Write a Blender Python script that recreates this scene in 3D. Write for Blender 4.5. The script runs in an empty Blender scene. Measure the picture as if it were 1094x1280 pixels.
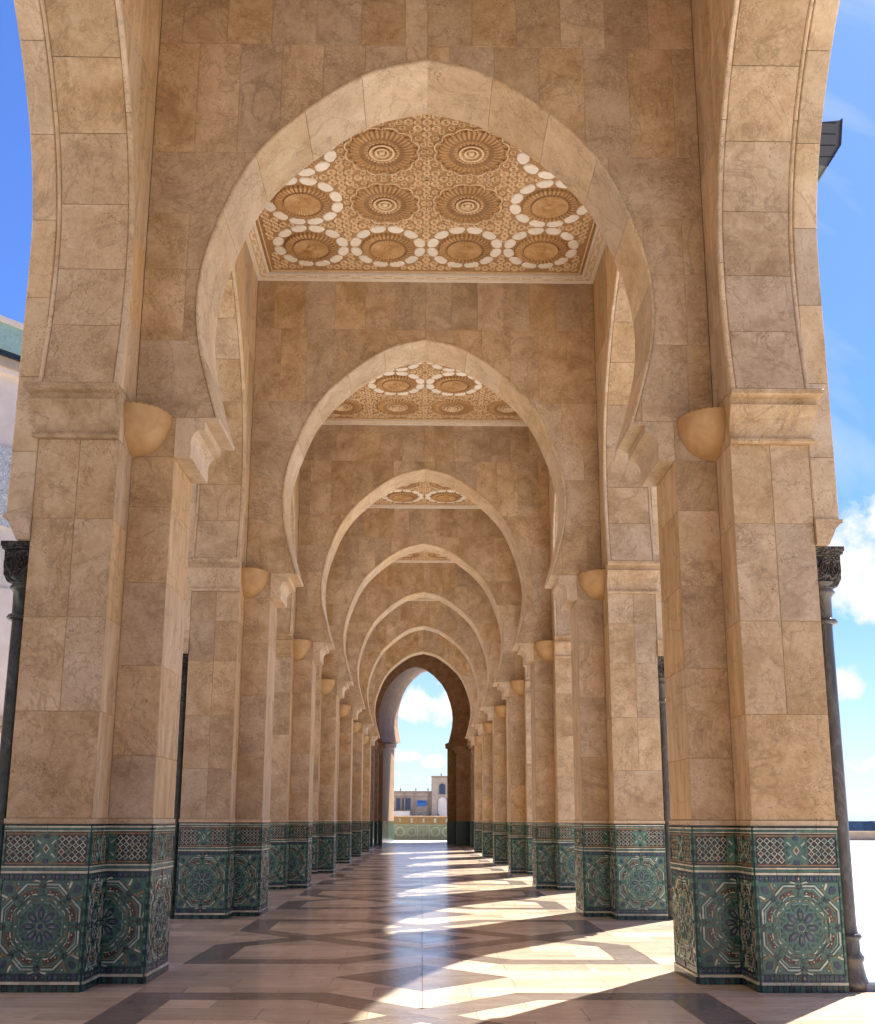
import bpy, math, random
from mathutils import Vector, Matrix
random.seed(7)
R = math.radians
scene = bpy.context.scene
PI = math.pi

# ------------------------------------------------------------------ camera
cam_data = bpy.data.cameras.new('camera')
cam = bpy.data.objects.new('camera', cam_data)
scene.collection.objects.link(cam)
cam_data.sensor_fit = 'HORIZONTAL'
cam_data.sensor_width = 36.0
cam_data.lens = 1300.93 / 1094 * 36.0
cam_data.shift_y = (752.05 - 640) / 1094
cam_data.clip_start = 0.1
cam_data.clip_end = 6000
cam.matrix_world = (Matrix.Translation((-0.012, 0, 1.6)) @ Matrix.Rotation(-R(0.80), 4, 'Z')
                    @ Matrix.Rotation(R(90 + 11.882), 4, 'X') @ Matrix.Rotation(R(0.18), 4, 'Z'))
scene.camera = cam

# ------------------------------------------------------------------ light and exposure
SUN_AZ = R(37.6)      # to the right of the view axis (+Y)
SUN_EL = R(54.0)
SKY_STRENGTH = 0.077
SUN_STRENGTH = 4.0
scene.view_settings.view_transform = 'Standard'
scene.view_settings.look = 'None'
scene.view_settings.exposure = 1.58
scene.view_settings.gamma = 1.0
scene.view_settings.use_curve_mapping = False
scene.cycles.max_bounces = 10
scene.cycles.diffuse_bounces = 6
scene.cycles.glossy_bounces = 4
scene.cycles.use_denoising = True
scene.cycles.sample_clamp_indirect = 6.0
scene.cycles.blur_glossy = 0.3

sun_data = bpy.data.lights.new('sun', 'SUN')
sun_data.energy = SUN_STRENGTH
sun_data.angle = R(0.53)
sun_data.color = (1.0, 0.965, 0.905)
sun = bpy.data.objects.new('sun', sun_data)
scene.collection.objects.link(sun)
sd = Vector((math.sin(SUN_AZ) * math.cos(SUN_EL), math.cos(SUN_AZ) * math.cos(SUN_EL), math.sin(SUN_EL)))
sun.rotation_euler = sd.to_track_quat('Z', 'Y').to_euler()
sun.location = sd * 60

world = bpy.data.worlds.new('World')
scene.world = world
world.use_nodes = True
nt = world.node_tree
nt.nodes.clear()


def N(tree, kind, **kw):
    n = tree.nodes.new(kind)
    for k, v in kw.items():
        if isinstance(k, str) and hasattr(n, k):
            setattr(n, k, v)
    return n


def build_world():
    L = nt.links.new
    out = N(nt, 'ShaderNodeOutputWorld')
    bg = N(nt, 'ShaderNodeBackground')
    bg.inputs['Strength'].default_value = SKY_STRENGTH
    sky = N(nt, 'ShaderNodeTexSky', sky_type='NISHITA')
    sky.sun_disc = False
    sky.sun_elevation = SUN_EL
    sky.sun_rotation = SUN_AZ
    sky.air_density = 1.0
    sky.dust_density = 0.35
    sky.ozone_density = 2.2
    tc = N(nt, 'ShaderNodeTexCoord')
    sep = N(nt, 'ShaderNodeSeparateXYZ')
    L(tc.outputs['Generated'], sep.inputs[0])

    def M(op, a, b=None, c=None, clamp=False):
        m = N(nt, 'ShaderNodeMath', operation=op, use_clamp=clamp)
        for i, v in enumerate((a, b, c)):
            if v is None:
                continue
            if isinstance(v, (int, float)):
                m.inputs[i].default_value = v
            else:
                L(v, m.inputs[i])
        return m.outputs[0]
    # azimuth / elevation in degrees
    az = M('MULTIPLY', M('ARCTAN2', sep.outputs[0], sep.outputs[1]), 180 / PI)
    el = M('MULTIPLY', M('ARCSINE', M('MINIMUM', M('MAXIMUM', sep.outputs[2], -1), 1)), 180 / PI)
    # noise on a flat cloud deck, scaled so that clouds shrink to the horizon
    den = M('ADD', M('MAXIMUM', sep.outputs[2], 0.0), 0.10)
    cx = M('DIVIDE', sep.outputs[0], den)
    cyy = M('DIVIDE', sep.outputs[1], den)
    comb = N(nt, 'ShaderNodeCombineXYZ')
    L(cx, comb.inputs[0]); L(cyy, comb.inputs[1])
    n1 = N(nt, 'ShaderNodeTexNoise')
    n1.inputs['Scale'].default_value = 1.3
    n1.inputs['Detail'].default_value = 8
    n1.inputs['Roughness'].default_value = 0.58
    L(comb.outputs[0], n1.inputs['Vector'])
    n2 = N(nt, 'ShaderNodeTexNoise')          # billow detail, in direction space
    n2.inputs['Scale'].default_value = 26
    n2.inputs['Detail'].default_value = 6
    n2.inputs['Roughness'].default_value = 0.6
    L(tc.outputs['Generated'], n2.inputs['Vector'])
    deck = M('MULTIPLY', M('SUBTRACT', n1.outputs['Fac'], 0.60), 3.0)
    # cumulus: (azimuth, elevation, half-width, half-height, weight)
    blobs = [(23.6, 13.2, 6.0, 3.0, 1.0), (27.5, 12.0, 5.0, 4.5, 1.0), (22.0, 7.0, 1.6, 0.9, .8), (25.5, 1.8, 5.0, 1.6, .6),
             (0.0, 6.1, 2.1, 1.15, 1.0), (1.6, 6.9, 1.2, .8, .7), (-1.0, 3.5, 1.1, 0.6, .9), (0.9, 3.1, 1.3, 0.38, .5), (0.3, 2.1, 1.8, 0.4, .5),
             (-1.6, 2.4, 1.0, .4, .6), (-9.0, 7.0, 4.0, 1.6, .9), (12, 5, 5, 2.0, .9), (40, 16, 9, 4, .9), (-40, 12, 9, 3, .9),
             (70, 20, 10, 4, .8), (110, 14, 12, 4, .8), (170, 15, 12, 4, .8), (-120, 14, 14, 4, .8), (-160, 24, 12, 5, .7)]
    tot = None
    for a, e, w, h, k in blobs:
        dx = M('DIVIDE', M('SUBTRACT', az, a), w)
        dy = M('DIVIDE', M('SUBTRACT', el, e), h)
        r2 = M('ADD', M('MULTIPLY', dx, dx), M('MULTIPLY', dy, dy))
        b = M('MULTIPLY', M('SUBTRACT', 1.0, r2), k)
        tot = b if tot is None else M('MAXIMUM', tot, b)
    tot = M('MAXIMUM', tot, -1.5)
    billow = M('MULTIPLY', M('SUBTRACT', n2.outputs['Fac'], 0.5), 4.2)
    dens = M('ADD', tot, billow)
    dens = M('MULTIPLY', dens, 1.1, clamp=True)
    # thin cirrus streaks high on the right
    mp = N(nt, 'ShaderNodeMapping')
    mp.inputs['Rotation'].default_value = (0.5, 0.9, 0.2)
    mp.inputs['Scale'].default_value = (3.0, 30.0, 7.0)
    L(tc.outputs['Generated'], mp.inputs['Vector'])
    n3 = N(nt, 'ShaderNodeTexNoise')
    n3.inputs['Scale'].default_value = 1.0
    n3.inputs['Detail'].default_value = 4
    L(mp.outputs[0], n3.inputs['Vector'])
    cir = M('MULTIPLY', M('SUBTRACT', n3.outputs['Fac'], 0.53), 2.6, clamp=True)
    cir = M('MULTIPLY', cir, M('MULTIPLY', M('ADD', sep.outputs[0], 0.1), 1.0, clamp=True), clamp=True)
    dens = M('MAXIMUM', dens, M('MULTIPLY', deck, 0.35, clamp=True))
    dens = M('MAXIMUM', dens, cir)
    above = M('MULTIPLY', M('ADD', el, 0.3), 1.2, clamp=True)
    dens = M('MULTIPLY', dens, above, clamp=True)
    haze = M('SUBTRACT', 1.0, M('DIVIDE', M('MAXIMUM', el, 0.0), 15.0), clamp=True)
    haze = M('MULTIPLY', M('MULTIPLY', haze, haze), 0.62)
    dens = M('MAXIMUM', dens, M('MULTIPLY', haze, above))
    tint = N(nt, 'ShaderNodeMix', data_type='RGBA', blend_type='MULTIPLY')
    tint.inputs['Factor'].default_value = 1.0
    tint.inputs['B'].default_value = SKY_TINT
    L(sky.outputs[0], tint.inputs['A'])
    mix = N(nt, 'ShaderNodeMix', data_type='RGBA')
    mix.inputs['B'].default_value = (5.0, 4.9, 4.75, 1)
    L(tint.outputs['Result'], mix.inputs['A'])
    L(dens, mix.inputs['Factor'])
    L(mix.outputs['Result'], bg.inputs['Color'])
    L(bg.outputs[0], out.inputs[0])


SKY_TINT = (0.39, 0.55, 0.92, 1)
build_world()


# ------------------------------------------------------------------ materials
def mat(name, base, rough=0.5, spec=0.5):
    m = bpy.data.materials.new(name)
    m.use_nodes = True
    b = m.node_tree.nodes['Principled BSDF']
    b.inputs['Base Color'].default_value = (*base, 1)
    b.inputs['Roughness'].default_value = rough
    b.inputs['Specular IOR Level'].default_value = spec
    return m


class G:
    """small helper around one material's node tree"""
    def __init__(s, m):
        s.t = m.node_tree
        s.bsdf = s.t.nodes['Principled BSDF']

    def L(s, a, b):
        s.t.links.new(a, b)

    def n(s, kind, **kw):
        return N(s.t, kind, **kw)

    def math(s, op, a, b=None, clamp=False):
        m = s.n('ShaderNodeMath', operation=op, use_clamp=clamp)
        for i, v in enumerate((a, b)):
            if v is None:
                continue
            if isinstance(v, (int, float)):
                m.inputs[i].default_value = v
            else:
                s.L(v, m.inputs[i])
        return m.outputs[0]

    def noise(s, vec, scale, detail=4, rough=0.5, dist=0.0):
        n = s.n('ShaderNodeTexNoise')
        n.inputs['Scale'].default_value = scale
        n.inputs['Detail'].default_value = detail
        n.inputs['Roughness'].default_value = rough
        n.inputs['Distortion'].default_value = dist
        s.L(vec, n.inputs['Vector'])
        return n.outputs['Fac']

    def ramp(s, fac, stops):
        r = s.n('ShaderNodeValToRGB')
        e = r.color_ramp.elements
        while len(e) < len(stops):
            e.new(0.5)
        for i, (p, c) in enumerate(stops):
            e[i].position = p
            e[i].color = (*c, 1) if len(c) == 3 else c
        s.L(fac, r.inputs['Fac'])
        return r.outputs['Color']

    def mix(s, fac, a, b, mode='MIX'):
        m = s.n('ShaderNodeMix', data_type='RGBA', blend_type=mode)
        for k, v in (('Factor', fac), ('A', a), ('B', b)):
            if isinstance(v, (int, float)):
                m.inputs[k].default_value = v
            elif isinstance(v, tuple):
                m.inputs[k].default_value = (*v, 1)
            else:
                s.L(v, m.inputs[k])
        return m.outputs['Result']

    def piece_random(s):
        oi = s.n('ShaderNodeObjectInfo')
        ge = s.n('ShaderNodeNewGeometry')
        a = s.math('ADD', s.math('MULTIPLY', oi.outputs['Random'], 37.7), ge.outputs['Random Per Island'])
        w = s.n('ShaderNodeTexWhiteNoise', noise_dimensions='1D')
        s.L(a, w.inputs['W'])
        return w.outputs['Value'], w.outputs['Color'], ge.outputs['Position']

    def offset_pos(s, color, pos, amount=40):
        v = s.n('ShaderNodeVectorMath', operation='MULTIPLY_ADD')
        s.L(color, v.inputs[0])
        v.inputs[1].default_value = (amount, amount, amount)
        s.L(pos, v.inputs[2])
        return v.outputs[0]

    def scale_vec(s, vec, sc):
        m = s.n('ShaderNodeMapping')
        m.inputs['Scale'].default_value = sc
        s.L(vec, m.inputs['Vector'])
        return m.outputs[0]

    def bump(s, h, strength=0.3, dist=0.01):
        b = s.n('ShaderNodeBump')
        b.inputs['Strength'].default_value = strength
        b.inputs['Distance'].default_value = dist
        s.L(h, b.inputs['Height'])
        s.L(b.outputs[0], s.bsdf.inputs['Normal'])


def stone_material(name, dark, mid, light, tone=0.2, swirl=1.0, vein_scale=(1, 1, 1)):
    m = mat(name, mid, 0.5, 0.28)
    g = G(m)
    rv, rc, pos = g.piece_random()
    vec = g.offset_pos(rc, pos)
    vec2 = g.scale_vec(vec, vein_scale)
    cloud = g.noise(vec2, 2.2, 6, 0.55, 0.6)
    fine = g.noise(vec2, 11, 7, 0.68, 1.6)
    fac = g.math('ADD', g.math('MULTIPLY', cloud, 0.56), g.math('MULTIPLY', fine, 0.44))
    col = g.ramp(fac, [(0.36, dark), (0.5, mid), (0.66, light)])
    # curling fossil veins
    sw = g.noise(vec2, 7.5, 3, 0.5, 3.2)
    ridge = g.math('ABSOLUTE', g.math('SUBTRACT', sw, 0.5))
    ridge = g.math('SUBTRACT', 1.0, g.math('MULTIPLY', ridge, 19), clamp=True)
    patch = g.math('MULTIPLY', g.math('SUBTRACT', g.noise(vec, 1.7, 2), 0.43), 6, clamp=True)
    ridge = g.math('MULTIPLY', g.math('MULTIPLY', ridge, patch), 0.55 * swirl)
    col = g.mix(ridge, col, light)
    # long faint rusty veins
    v2 = g.noise(vec, 1.1, 5, 0.6, 1.2)
    rid2 = g.math('SUBTRACT', 1.0, g.math('MULTIPLY', g.math('ABSOLUTE', g.math('SUBTRACT', v2, 0.5)), 60), clamp=True)
    col = g.mix(g.math('MULTIPLY', rid2, 0.4), col, tuple(c * 0.55 for c in dark))
    # pits
    vo = g.n('ShaderNodeTexVoronoi')
    vo.inputs['Scale'].default_value = 28
    g.L(vec2, vo.inputs['Vector'])
    pit = g.math('LESS_THAN', vo.outputs['Distance'], g.math('MULTIPLY', g.math('SUBTRACT', g.noise(vec, 4.5, 3), 0.38), 0.8))
    col = g.mix(g.math('MULTIPLY', pit, 0.7), col, tuple(c * 0.5 for c in dark))
    grime = g.noise(pos, 0.55, 6, 0.62, 0.4)
    runs = g.noise(g.scale_vec(pos, (5.5, 5.5, .35)), 1.0, 4, 0.6)
    gf = g.math('MULTIPLY', g.math('SUBTRACT', g.math('ADD', g.math('MULTIPLY', grime, .6), g.math('MULTIPLY', runs, .4)), 0.50), 3.2, clamp=True)
    col = g.mix(g.math('MULTIPLY', gf, 0.20), col, tuple(c * 0.62 for c in dark))
    # tone from slab to slab
    val = g.math('ADD', g.math('MULTIPLY', rv, 2 * tone), 1 - tone)
    hsv = g.n('ShaderNodeHueSaturation')
    g.L(col, hsv.inputs['Color'])
    g.L(val, hsv.inputs['Value'])
    sep = g.n('ShaderNodeSeparateColor')
    g.L(rc, sep.inputs[0])
    g.L(g.math('ADD', g.math('MULTIPLY', sep.outputs[1], 0.22), 0.88), hsv.inputs['Saturation'])
    g.L(hsv.outputs[0], g.bsdf.inputs['Base Color'])
    g.L(g.math('ADD', g.math('MULTIPLY', fine, 0.3), 0.44), g.bsdf.inputs['Roughness'])
    h = g.math('SUBTRACT', g.math('MULTIPLY', fine, 0.5), g.math('MULTIPLY', pit, 0.5))
    h = g.math('ADD', h, g.math('MULTIPLY', ridge, 0.7))
    g.bump(h, 0.6, 0.008)
    return m


STONE = stone_material('travertine', (.355, .228, .118), (.50, .345, .196), (.66, .495, .32), 0.115, 1.5)
STONE_L = stone_material('travertine_soffit_lit', (.47, .325, .185), (.615, .45, .275), (.73, .575, .385), 0.09, 1.3)  # lightened travertine; its colour carries sunlit-floor bounce on the soffits
STONE_G = stone_material('travertine_vertical_grain', (.42, .26, .122), (.57, .388, .208), (.70, .52, .32), 0.12, 0.25, (3.2, 3.2, .55))
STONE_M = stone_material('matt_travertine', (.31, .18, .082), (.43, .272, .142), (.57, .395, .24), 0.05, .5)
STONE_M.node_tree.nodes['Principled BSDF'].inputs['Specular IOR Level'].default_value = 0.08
MORTAR = mat('mortar', (.50, .34, .20), 0.9, 0.1)


def bowl_material():
    m = mat('bowl_plaster', (.50, .30, .14), 0.55, 0.3)
    g = G(m)
    _, _, pos = g.piece_random()
    f = g.noise(pos, 5, 5, 0.6, 0.4)
    g.L(g.ramp(f, [(0.3, (.46, .265, .105)), (0.7, (.60, .385, .18))]), g.bsdf.inputs['Base Color'])
    g.bump(g.noise(pos, 40, 3), 0.15, 0.004)
    return m


BOWL = bowl_material()


def marble_material(name, a, b, vein, rough=0.1, tone=0.08, bump=0.02, grain=(0.5, 2.4, 1)):
    m = mat(name, a, rough, 0.5)
    g = G(m)
    rv, rc, pos = g.piece_random()
    vec = g.offset_pos(rc, pos)
    vs = g.scale_vec(vec, grain)
    c1 = g.noise(vs, 1.8, 7, 0.6, 0.7)
    col = g.ramp(c1, [(0.3, a), (0.72, b)])
    v = g.noise(vs, 2.4, 6, 0.6, 1.4)
    r = g.math('SUBTRACT', 1.0, g.math('MULTIPLY', g.math('ABSOLUTE', g.math('SUBTRACT', v, 0.5)), 22), clamp=True)
    col = g.mix(g.math('MULTIPLY', r, 0.4), col, vein)
    val = g.math('ADD', g.math('MULTIPLY', rv, 2 * tone), 1 - tone)
    hsv = g.n('ShaderNodeHueSaturation')
    g.L(col, hsv.inputs['Color'])
    g.L(val, hsv.inputs['Value'])
    g.L(hsv.outputs[0], g.bsdf.inputs['Base Color'])
    dirt = g.noise(pos, 1.1, 6, 0.65)
    fine = g.noise(pos, 16, 4, 0.6)
    ro = g.math('ADD', g.math('MULTIPLY', g.math('SUBTRACT', dirt, 0.35, clamp=True), 0.30), rough)
    ro = g.math('ADD', ro, g.math('MULTIPLY', g.math('SUBTRACT', fine, 0.5, clamp=True), 0.2))
    ro = g.math('ADD', ro, g.math('MULTIPLY', rv, 0.04))
    g.L(ro, g.bsdf.inputs['Roughness'])
    g.bump(g.noise(pos, 2.5, 3), bump, 0.004)
    return m


FLOOR_LIGHT = marble_material('floor_cream_marble', (.66, .50, .35), (.83, .68, .50), (.46, .31, .19), 0.13, .17)
FLOOR_DARK = marble_material('floor_dark_marble', (.19, .145, .12), (.28, .225, .185), (.36, .29, .235), 0.13)
BED = mat('floor_bed', (.13, .095, .07), 0.6, 0.2)


def plaza_material():
    m = mat('plaza_paving', (.72, .69, .66), 0.4, 0.4)
    g = G(m)
    _, _, pos = g.piece_random()
    br = g.n('ShaderNodeTexBrick')
    br.inputs['Scale'].default_value = 1.0
    br.inputs['Brick Width'].default_value = 1.6
    br.inputs['Row Height'].default_value = 1.1
    br.inputs['Mortar Size'].default_value = 0.02
    br.inputs['Color1'].default_value = (.80, .76, .71, 1)
    br.inputs['Color2'].default_value = (.72, .68, .63, 1)
    br.inputs['Mortar'].default_value = (.42, .40, .39, 1)
    g.L(pos, br.inputs['Vector'])
    n = g.noise(pos, .35, 6, .6)
    col = g.mix(g.math('MULTIPLY', n, 0.25), br.outputs['Color'], (.5, .47, .45))
    g.L(col, g.bsdf.inputs['Base Color'])
    return m


PLAZA = plaza_material()


def glaze(name, a, b, rough=0.22, scale=14, tone=0.25):
    m = mat(name, a, rough, 0.5)
    g = G(m)
    rv, rc, pos = g.piece_random()
    f = g.noise(pos, scale, 5, 0.6, 0.5)
    col = g.ramp(f, [(0.32, a), (0.7, b)])
    val = g.math('ADD', g.math('MULTIPLY', rv, 2 * tone), 1 - tone)
    hsv = g.n('ShaderNodeHueSaturation')
    g.L(col, hsv.inputs['Color'])
    g.L(val, hsv.inputs['Value'])
    g.L(hsv.outputs[0], g.bsdf.inputs['Base Color'])
    g.L(g.math('ADD', g.math('MULTIPLY', f, 0.25), rough - 0.1), g.bsdf.inputs['Roughness'])
    g.bump(g.noise(pos, 30, 3), 0.25, 0.003)
    return m


T_GREEN = glaze('zellij_green', (.045, .115, .082), (.10, .215, .155))
T_GREEN2 = glaze('zellij_deep_green', (.016, .05, .038), (.036, .095, .07))
T_NAVY = glaze('zellij_navy', (.016, .026, .046), (.045, .062, .10))
T_CREAM = glaze('zellij_cream', (.46, .42, .30), (.66, .61, .46))
T_BROWN = glaze('zellij_brown', (.065, .024, .014), (.14, .055, .03))
T_OCHRE = glaze('zellij_ochre', (.20, .125, .05), (.34, .22, .09))
T_MINT = glaze('zellij_mint', (.30, .36, .29), (.48, .54, .44))
T_BLACK = glaze('zellij_black', (.008, .012, .010), (.02, .026, .022))
TILES = [T_GREEN, T_GREEN2, T_NAVY, T_CREAM, T_BROWN, T_OCHRE, T_MINT, T_BLACK]
GR, DG, NV, CR, BR, OC, MI, BK = range(8)


def carved_material(name, a, b, c, scale=22):
    """scrolling relief: contour lines of a warped noise"""
    m = mat(name, b, 0.55, 0.3)
    g = G(m)
    rv, rc, pos = g.piece_random()
    n = g.noise(pos, scale * .22, 2, .5, 1.0)
    e = g.math('ABSOLUTE', g.math('SINE', g.math('MULTIPLY', n, 34)))
    n2 = g.noise(pos, scale * .8, 3, .6)
    f = g.math('ADD', g.math('MULTIPLY', e, .75), g.math('MULTIPLY', n2, .25))
    g.L(g.ramp(f, [(0.25, c), (0.55, b), (0.8, a)]), g.bsdf.inputs['Base Color'])
    g.bump(f, 0.9, 0.015)
    return m


STUCCO = glaze('carved_ochre_stucco', (.30, .165, .062), (.48, .285, .12), 0.6, 17, 0.05)
STUCCO_D = glaze('ochre_stucco_rib', (.42, .23, .078), (.58, .35, .14), 0.5, 9, 0.08)
STUCCO_SHADE = glaze('ochre_groove_shade', (.25, .13, .045), (.36, .20, .08), 0.6, 12, 0.06)  # darker ochre paints crevice shade into the medallion grooves
STUCCO_M = glaze('pale_ochre_stucco', (.66, .47, .26), (.82, .64, .40), 0.5, 12, 0.06)
WHITEP = glaze('cream_stucco', (.80, .71, .56), (.88, .81, .68), 0.5, 8, 0.05)


def dark_marble_column():
    m = mat('dark_green_marble', (.03, .04, .035), 0.22, 0.5)
    g = G(m)
    _, _, pos = g.piece_random()
    f = g.noise(pos, 5, 7, .65, 1.2)
    g.L(g.ramp(f, [(.35, (.018, .024, .02)), (.6, (.05, .058, .046)), (.75, (.15, .14, .11))]), g.bsdf.inputs['Base Color'])
    return m


COLM = dark_marble_column()
COLG = marble_material('grey_veined_marble', (.050, .043, .034), (.12, .10, .08), (.22, .19, .16), .28, .05, .05, (2, 2, .8))
BRONZE = carved_material('carved_dark_capital', (.15, .12, .095), (.07, .058, .046), (.02, .017, .014), 24)
CAPDARK = carved_material('carved_black_capital', (.06, .055, .045), (.028, .027, .022), (.008, .008, .007), 24)
LAMPM = mat('floodlight_housing', (.10, .105, .10), .5, .4)
LAMPD = mat('floodlight_glass', (.03, .03, .03), .15, .6)
SAND = glaze('sandy_render', (.40, .30, .21), (.52, .40, .29), .8, 1.2, .04)
SAND_D = glaze('sandy_trim', (.30, .21, .14), (.40, .29, .2), .8, 2, .04)
WIN = mat('window_glass_blue', (.03, .05, .10), .15, .6)
BLUE = mat('blue_awning', (.05, .18, .45), .6, .3)
WALLW = glaze('white_mosque_marble', (.66, .55, .44), (.78, .67, .56), .6, .8, .04)
GREENROOF = glaze('pale_green_roof_tile', (.24, .38, .31), (.36, .50, .42), .5, 5, .1)
CARVEW = carved_material('carved_white_panel', (.66, .64, .60), (.48, .48, .46), (.26, .29, .28), 11)
PARA = glaze('lightened_green_tile', (.16, .19, .10), (.30, .33, .19), .35, 4, .1)  # paler glaze paints in the brightness of the open ground outside
SEA = mat('sea_water', (.07, .10, .13), .9, .1)
ROCK = glaze('breakwater_rock', (.13, .16, .21), (.22, .25, .30), .9, .5, .1)
ZINC = mat('pale_sheet', (.5, .58, .66), .5, .4)

# ------------------------------------------------------------------ mesh helpers
COL = scene.collection


class MB:
    def __init__(s):
        s.v = []; s.f = []; s.m = []; s.smooth = False

    def add(s, vs, fs, mi=0):
        o = len(s.v)
        s.v += [tuple(q) for q in vs]
        s.f += [tuple(i + o for i in q) for q in fs]
        s.m += [mi] * len(fs)
        return s

    def box(s, x0, x1, y0, y1, z0, z1, mi=0):
        if x0 > x1: x0, x1 = x1, x0
        if y0 > y1: y0, y1 = y1, y0
        vs = [(x, y, z) for x in (x0, x1) for y in (y0, y1) for z in (z0, z1)]
        return s.add(vs, [(0, 1, 3, 2), (4, 6, 7, 5), (0, 4, 5, 1), (2, 3, 7, 6), (0, 2, 6, 4), (1, 5, 7, 3)], mi)

    def prism(s, poly, fn, d0, d1, mi=0):
        """poly of (a,b) extruded between depths d0 and d1; fn(a,b,d)->xyz"""
        n = len(poly)
        vs = [fn(a, b, d0) for a, b in poly] + [fn(a, b, d1) for a, b in poly]
        fs = [tuple(range(n)), tuple(range(2 * n - 1, n - 1, -1))]
        fs += [(i, i + n, (i + 1) % n + n, (i + 1) % n) for i in range(n)]
        return s.add(vs, fs, mi)

    def lathe(s, prof, cx, cy, segs=20, mi=0, a0=0.0, a1=2 * PI, flute=None):
        full = abs(a1 - a0 - 2 * PI) < 1e-6
        n = segs if full else segs + 1
        vs = []
        for r, z in prof:
            for i in range(n):
                a = a0 + (a1 - a0) * i / segs
                rr = r * (1 + (flute * (1 if i % 2 else -1)) if flute else r * 0 + 1) if flute else r
                vs.append((cx + rr * math.cos(a), cy + rr * math.sin(a), z))
        fs = []
        for j in range(len(prof) - 1):
            for i in range(segs):
                k = (i + 1) % n
                fs.append((j * n + i, j * n + k, (j + 1) * n + k, (j + 1) * n + i))
        return s.add(vs, fs, mi)

    def mesh(s, name, mats, smooth=False):
        me = bpy.data.meshes.new(name)
        me.from_pydata(s.v, [], s.f)
        if not isinstance(mats, (list, tuple)):
            mats = [mats]
        for m in mats:
            me.materials.append(m)
        if len(mats) > 1:
            me.polygons.foreach_set('material_index', s.m)
        if smooth or s.smooth:
            me.polygons.foreach_set('use_smooth', [True] * len(me.polygons))
        me.update()
        return me

    def obj(s, name, mats, parent=None, smooth=False):
        return link(name, s.mesh(name, mats, smooth), parent)


def link(name, me, parent=None, loc=None):
    o = bpy.data.objects.new(name, me)
    COL.objects.link(o)
    if parent is not None:
        o.parent = parent
    if loc is not None:
        o.location = loc
    return o


def thing(name, label, cat, loc=(0, 0, 0), group=None):
    o = bpy.data.objects.new(name, None)
    o.empty_display_size = 0.2
    COL.objects.link(o)
    o.location = loc
    o['label'] = label
    o['category'] = cat
    o['kind'] = 'thing'
    if group:
        o['group'] = group
    return o


def tag(o, label, cat, group=None):
    o['label'] = label
    o['category'] = cat
    if group:
        o['group'] = group
    return o


def structure(o):
    o['kind'] = 'structure'
    return o


def inset(poly, d):
    """inset a ccw or cw polygon by d with mitred corners"""
    n = len(poly)
    area = sum(poly[i][0] * poly[(i + 1) % n][1] - poly[(i + 1) % n][0] * poly[i][1] for i in range(n))
    sg = 1 if area > 0 else -1
    out = []
    for i in range(n):
        p0, p1, p2 = poly[i - 1], poly[i], poly[(i + 1) % n]
        e1 = (p1[0] - p0[0], p1[1] - p0[1]); e2 = (p2[0] - p1[0], p2[1] - p1[1])
        l1 = math.hypot(*e1) or 1e-9; l2 = math.hypot(*e2) or 1e-9
        n1 = (-e1[1] / l1 * sg, e1[0] / l1 * sg); n2 = (-e2[1] / l2 * sg, e2[0] / l2 * sg)
        bx, by = n1[0] + n2[0], n1[1] + n2[1]
        k = max(0.35, (bx * bx + by * by) / 2)
        out.append((p1[0] + bx * d / k, p1[1] + by * d / k))
    return out


def slab_mesh(poly, fn, t=0.03, gap=0.0022, ch=0.0045, name='stone_block', m=STONE, mb=None, mi=0):
    """a facing slab: fn(a,b,depth) with depth 0 at the face and growing into the wall"""
    p = inset(poly, gap)
    q = inset(p, ch)
    n = len(p)
    vs = [fn(a, b, 0) for a, b in q] + [fn(a, b, ch) for a, b in p] + [fn(a, b, t) for a, b in p]
    fs = [tuple(range(n))]
    for i in range(n):
        j = (i + 1) % n
        fs.append((i, i + n, j + n, j))
        fs.append((i + n, i + 2 * n, j + 2 * n, j + n))
    tgt = mb or MB()
    tgt.add(vs, fs, mi)
    return tgt


def slab(poly, fn, parent, name='stone_block', m=STONE, t=0.03, **kw):
    return slab_mesh(poly, fn, t=t, **kw).obj(name, m, parent)


def jitter_face(fn, j):
    return lambda a, b, d: fn(a, b, d + j)


# ------------------------------------------------------------------ dimensions (metres), read off the photograph
BAY = 7.462
Y0 = 11.44                     # centre line of the first pier pair in view
AO, AI, BI = 4.08, 3.24, 2.78  # pier: outer face, aisle face of the side wall, jamb of the cross arch
HA, HB = 0.988, 0.468          # half depth of the pier and of the cross wall
Z_DADO, Z_IMP, Z_SPR, Z_CEIL = 1.556, 5.53, 6.10, 11.79
Z_CROSS = 5.99
CROSS = [(5.99, 2.30), (6.19, 2.36), (6.40, 2.42), (6.90, 2.545), (7.40, 2.59), (7.88, 2.545), (8.36, 2.415), (8.99, 2.165), (9.50, 1.82), (10.04, 1.225), (10.41, .63), (10.57, 0.0)]
SIDE = [(6.10, 2.57), (6.5, 2.645), (7.0, 2.71), (7.5, 2.735), (8.0, 2.715), (8.5, 2.61), (9.0, 2.42), (9.5, 2.13), (10.0, 1.74), (10.5, 1.20), (10.9, .58), (11.08, 0.0)]
OUTER = [(4.70, 2.735), (5.5, 2.737), (6.5, 2.74), (7.5, 2.74), (8.0, 2.72), (8.5, 2.615), (9.0, 2.425), (9.5, 2.135), (10.0, 1.745), (10.5, 1.205), (10.9, .585), (11.085, 0.0)]


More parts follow.
